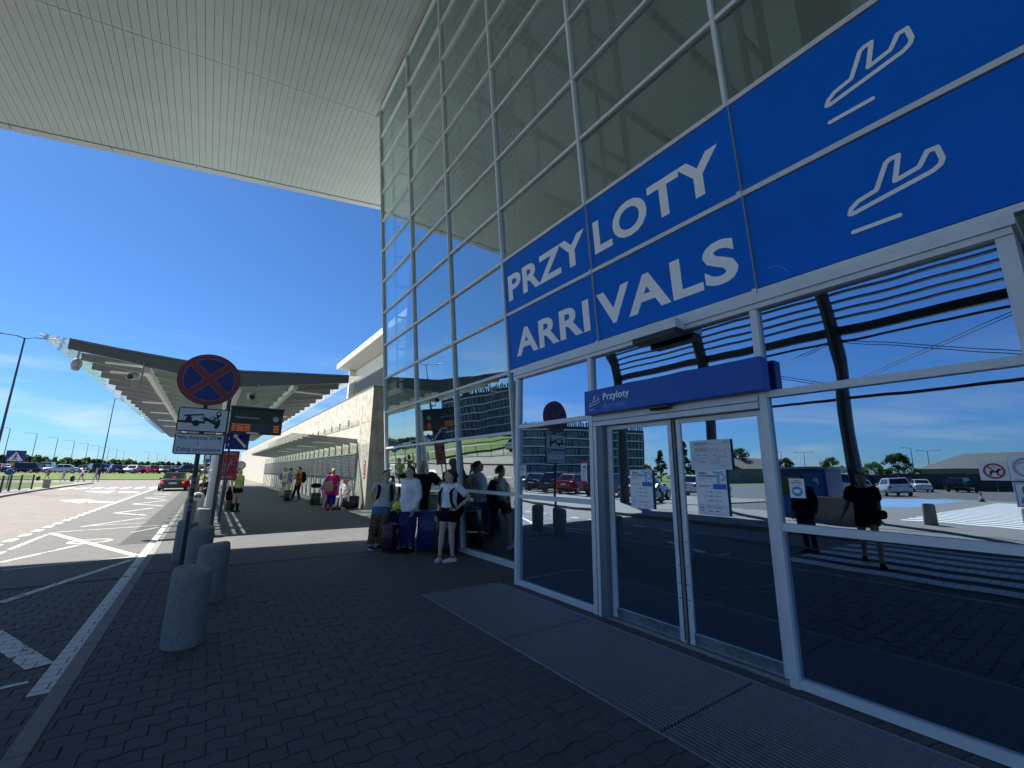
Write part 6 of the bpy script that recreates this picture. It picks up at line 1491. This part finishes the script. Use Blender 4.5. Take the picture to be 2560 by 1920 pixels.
# ================================================================ LUGGAGE
def suitcase(x, y, h, w, d, col, label, rz=0.0, handle=.0, z=0.0, ribs=True, rough=.35, tilt=0):
    m = pm('case_' + '_'.join('%02d' % int(c * 99) for c in col), col, rough, 0, .08, 6)
    t = thing('suitcase', (x, y, z), label, 'suitcase', None, rad(rz)); t.rotation_euler[0] = rad(tilt)
    MB().cbox(-w / 2, w / 2, -d / 2, d / 2, .05, h, .035).build('shell', m, t, angle=50)
    if ribs:
        for k in range(1, 6): MB().cbox(-w / 2 - .004, w / 2 + .004, -d / 2 - .004, d / 2 + .004, .06 + (h - .1) * k / 6.2, .06 + (h - .1) * k / 6.2 + .018, .004).build('rib', m, t)
    else:
        MB().box(-w / 2 + .03, w / 2 - .03, -d / 2 - .025, -d / 2 - .001, .12, h * .62).build('pocket', m, t); MB().box(-w / 2 + .03, w / 2 - .03, -d / 2 - .006, -d / 2 - .001, h * .70, h * .705).build('zip', STEEL, t)
    for sx in (-1, 1):
        for sy in (-1, 1): MB().tube([(sx * (w / 2 - .05) - .012, sy * (d / 2 - .04), .027), (sx * (w / 2 - .05) + .012, sy * (d / 2 - .04), .027)], .026, 10).build('wheel', RUBBER, t)
    MB().tube([(-.07, 0, h - .002), (-.06, 0, h + .03), (.06, 0, h + .03), (.07, 0, h - .002)], .009, 6).build('grip', BLACKP, t)
    if handle:
        for sx in (-.09, .09): MB().tube([(sx, d / 2 - .03, h - .02), (sx, d / 2 - .03, h + handle)], .008, 6).build('pull_rod', STEEL, t)
        MB().tube([(-.10, d / 2 - .03, h + handle), (.10, d / 2 - .03, h + handle)], .014, 8).build('pull_bar', BLACKP, t)
    return t
suitcase(3.28, 9.06, .56, .34, .23, (.055, .012, .05), 'small dark purple cabin suitcase in front of the patterned trousers', 48, .0)
suitcase(3.62, 10.05, .74, .46, .28, (.015, .02, .16), 'blue hard suitcase behind the girl in grey t-shirt', 10, .35)
suitcase(4.02, 8.72, .82, .50, .32, (.012, .018, .14), 'large blue hard suitcase beside the woman in white blouse', -38, .30)
suitcase(4.22, 8.32, .78, .46, .30, (.008, .009, .011), 'large black suitcase with a paper tag close to the glass', -48, .36, ribs=False)
suitcase(4.05, 31.0, .62, .36, .24, (.55, .50, .28), 'pale yellow suitcase by the grey haired man', 60, .3)
suitcase(3.72, 26.4, .60, .40, .26, (.020, .028, .05), 'dark blue soft suitcase at the feet of the man in orange', 60, 0, ribs=False)
suitcase(4.38, 22.5, .60, .42, .26, (.010, .010, .011), 'black suitcase under the small black bag', 15, .42, ribs=False)
suitcase(5.12, 20.52, .50, .44, .30, (.030, .032, .030), 'dark suitcase used as a seat by the person in white', -40, 0, ribs=False)
suitcase(5.48, 19.95, .56, .40, .25, (.008, .008, .009), 'black suitcase at the foot of the concrete corner', -30, .0, ribs=False)
suitcase(5.30, 19.75, .34, .40, .24, (.010, .010, .011), 'low black holdall case beside the seated person', -30, .0, ribs=False)
suitcase(.90, 21.0, .60, .32, .22, (.10, .11, .12), 'grey suitcase with a black jacket over its handle', 20, .34)
suitcase(4.75, 21.2, .50, .36, .24, (.16, .012, .04), 'dark red suitcase behind the woman in magenta', 10, 0, ribs=False)
suitcase(-18.9, 86.6, .62, .42, .26, (.010, .010, .011), 'small black suitcase pulled by the far walker in dark t-shirt', 80, .4, RZ, False)
suitcase(-14.3, 79.8, .74, .48, .30, (.010, .010, .011), 'black suitcase pulled by the far walker in white shirt', 80, .3, RZ, False)
def soft(name, x, y, z, pts, rads, mat, label, cat, rz=0, side=(1, 0, 0), fold=.006, strap=None, straps=None):
    t = thing(name, (x, y, z), label, cat, None, rad(rz))
    b = remesh(MB().tube(pts, rads, 14, side=side, round_ends=True), 'bag_body' if cat != 'jacket' else 'cloth', mat, t, .016, None, fold, 3)
    for s in (straps or []): MB().tube(s[0], [(s[1], .006)] * len(s[0]), 8, side=s[2] if len(s) > 2 else (1, 0, 0)).build('strap', mat, t)
    return t
def backpack(P, mat, label, off=.20, s=1.0):
    """worn on the back of a person; hangs from the shoulders"""
    k = P.scale[0]; rz = P.rotation_euler[2]
    t = thing('backpack', P.location, label, 'backpack', None, rz); t.scale = P.scale
    return t
def pack(P, mat, label, c=(0, .21, 1.16), w=.15, h=.21, d=.085, str_=True, lean=0):
    t = backpack(P, mat, label)
    cx, cy, cz = c
    remesh(MB().tube([(cx - lean, cy, cz - h), (cx - lean * .5, cy + .02, cz - h * .5), (cx, cy + .02, cz + h * .4), (cx + lean * .2, cy - .01, cz + h)], [(w * .92, d), (w, d * 1.2), (w * .95, d), (w * .7, d * .6)], 14, side=(1, 0, 0), round_ends=True), 'bag_body', mat, t, .016, None, .005, 3)
    if str_:
        for s in (-1, 1): MB().tube([(cx + s * .10, cy - .06, cz + h * .9), (cx + s * .125, cy - .20, cz + h * 1.18), (cx + s * .135, cy - .355, cz + h * .62), (cx + s * .15, cy - .345, cz - h * .10), (cx + s * .165, cy - .24, cz - h * .62), (cx + s * .12, cy - .06, cz - h * .8)], [(.036, .010)] * 6, 8, side=(1, 0, 0)).build('strap', mat, t)
    return t
pack(P1, BLACKC, 'black rucksack with wide straps worn by the girl in grey', (.07, .235, 1.17))
pack(P4, BLACKC, 'black rucksack on the back of the young woman in white', (0, .22, 1.12), .165, .26, .11)
pack(P5, BLACKC, 'black rucksack on the man in the orange shirt', (0, .22, 1.20), .15, .22, .10)
pack(P7, GREYB, 'grey rucksack on the grey haired man', (0, .20, 1.22), .13, .18, .07)
pack(P19, BLACKC, 'black rucksack on the far walker in pale clothes', (0, .21, 1.20), .15, .22, .10)
soft('shoulder_bag', 4.28, 19.45, .82, [(0, 0, 0), (0, 0, .18), (0, 0, .36)], [(.16, .06), (.17, .075), (.12, .04)], SANDC, 'beige shoulder bag hanging beside the magenta tunic', 'bag', 10, straps=[([(-.08, 0, .34), (-.02, .05, .62), (.08, 0, .34)], .012)])
soft('holdall', 4.33, 22.35, .84, [(-.16, 0, .10), (0, 0, .11), (.16, 0, .10)], [(.085, .10), (.10, .12), (.085, .10)], BLACKC, 'small black holdall resting on the suitcase handle', 'bag', 15, side=(0, 1, 0))
soft('draped_jacket', .86, 20.82, .58, [(0, 0, -.10), (-.02, 0, .14), (.02, 0, .36)], [(.13, .04), (.12, .06), (.09, .06)], BLACKC, 'black jacket draped over the grey suitcase handle', 'jacket', 20, fold=.012)
soft('red_handbag', -.62, 22.9, .95, [(0, 0, 0), (0, 0, .12), (0, 0, .22)], [(.10, .04), (.11, .05), (.08, .03)], cloth('bag_red', (.30, .01, .02)), 'small red handbag hanging beside the leopard skirt', 'bag', 0, straps=[([(-.06, 0, .2), (.10, .05, .40), (.06, 0, .2)], .008)])
soft('hip_bag', 3.66, 7.46, .80, [(-.11, 0, .06), (0, -.01, .06), (.11, 0, .06)], [(.06, .03), (.075, .045), (.06, .03)], cloth('navy_bag', (.010, .013, .03)), 'flat navy hip bag worn over black shorts', 'bag', -52, side=(0, 0, 1), fold=.002)
soft('hip_bag', -2.28, 2.86, .86, [(-.12, 0, .08), (0, 0, .08), (.12, 0, .08)], [(.08, .04), (.10, .06), (.08, .04)], BLACKC, 'dark bag at the hip of the striding man, seen in the glass', 'bag', 70, side=(0, 0, 1), fold=.002)
yc = thing('yellow_cap', (3.36, 9.0, .84), 'bright yellow cap hooked on the suitcase next to the white blouse', 'cap', None, .4)
MB().ball((0, 0, .07), (.095, .085, .10), 14, 9).build('crown', pm('fluorescent_yellow', (.75, .78, .02), .6, 0, .05, 8), yc, smooth=True); MB().tube([(0, -.05, .0), (0, -.13, -.01)], [(.085, .012), (.06, .008)], 10, side=(1, 0, 0)).build('peak', BLACKC, yc)
tg = MB().box(-.035, .035, -.001, .001, -.07, .0).build('luggage_tag', PAPER, None, loc=(4.03, 8.12, .42)); tg.rotation_euler = (.2, .7, -.8); tag(tg, 'white paper tag hanging from the black suitcase', 'tag')
nw = MB().box(-.18, .18, -.005, .005, -.10, .12).build('folded_paper', pm('newsprint', (.30, .31, .35), .8, 0, .4, 30), None, loc=(4.32, 28.55, 1.20)); nw.rotation_euler = (.5, 0, rad(80)); tag(nw, 'folded newspaper held by the woman in cream trousers', 'newspaper')
# ================================================================ finish: lettering and figures become meshes
bpy.context.view_layer.update()
DG = bpy.context.evaluated_depsgraph_get()
for (o, M, mat, parent, w, h, align, size) in TEXTS:
    me = bpy.data.meshes.new_from_object(o.evaluated_get(DG))
    co = np.empty(len(me.vertices) * 3); me.vertices.foreach_get('co', co); co = co.reshape(-1, 3)
    if len(co):
        lo, hi = co.min(0), co.max(0)
        co[:, 0] -= lo[0]
        sx = (w / (hi[0] - lo[0])) if w else None
        sy = (h / max(.5, hi[1])) if h else None
        if h and not w: sx = sy
        if w and not h: sy = sx
        if not sx: sx = sy = size
        co[:, 0] *= sx; co[:, 1] *= sy
        if align == 'CENTER': co[:, 0] -= (hi[0] - lo[0]) * sx / 2
        me.vertices.foreach_set('co', co.ravel())
    me.materials.clear(); me.materials.append(mat)
    name = o.name.split('.')[0]
    bpy.data.objects.remove(o)
    n_ = bpy.data.objects.new(name, me)
    link(n_, parent)
    n_.matrix_local = M
for (o, extra, fold) in REMESH:
    me = bpy.data.meshes.new_from_object(o.evaluated_get(DG))
    old = o.data
    o.modifiers.clear()
    if fold:
        co = np.empty(len(me.vertices) * 3); me.vertices.foreach_get('co', co); co = co.reshape(-1, 3)
        no = np.empty(len(me.vertices) * 3); me.vertex_normals.foreach_get('vector', no); no = no.reshape(-1, 3)
        sd = random.uniform(0, 50)
        f = np.sin(co[:, 2] * 38 + 6 * np.sin(co[:, 0] * 9 + sd) + 5 * np.sin(co[:, 1] * 11)) * .5 + np.sin(co[:, 2] * 17 + co[:, 0] * 23 + sd) * .5 + np.sin(co[:, 0] * 61 + co[:, 2] * 12 + 3 * np.sin(co[:, 1] * 30 + sd)) * .4
        me.vertices.foreach_set('co', (co + no * (f * fold)[:, None]).ravel())
    if extra is not None and extra.v:
        nv = len(me.vertices)
        vs = np.empty(nv * 3); me.vertices.foreach_get('co', vs); vs = [tuple(p) for p in vs.reshape(-1, 3)]
        fs = [tuple(p.vertices) for p in me.polygons]
        m2 = bpy.data.meshes.new(o.name)
        m2.from_pydata(vs + extra.v, [], fs + [tuple(i + nv for i in f) for f in extra.f]); m2.update()
        for mm in old.materials: m2.materials.append(mm)
        me = m2
    me.shade_smooth()
    o.data = me
bpy.context.view_layer.update()
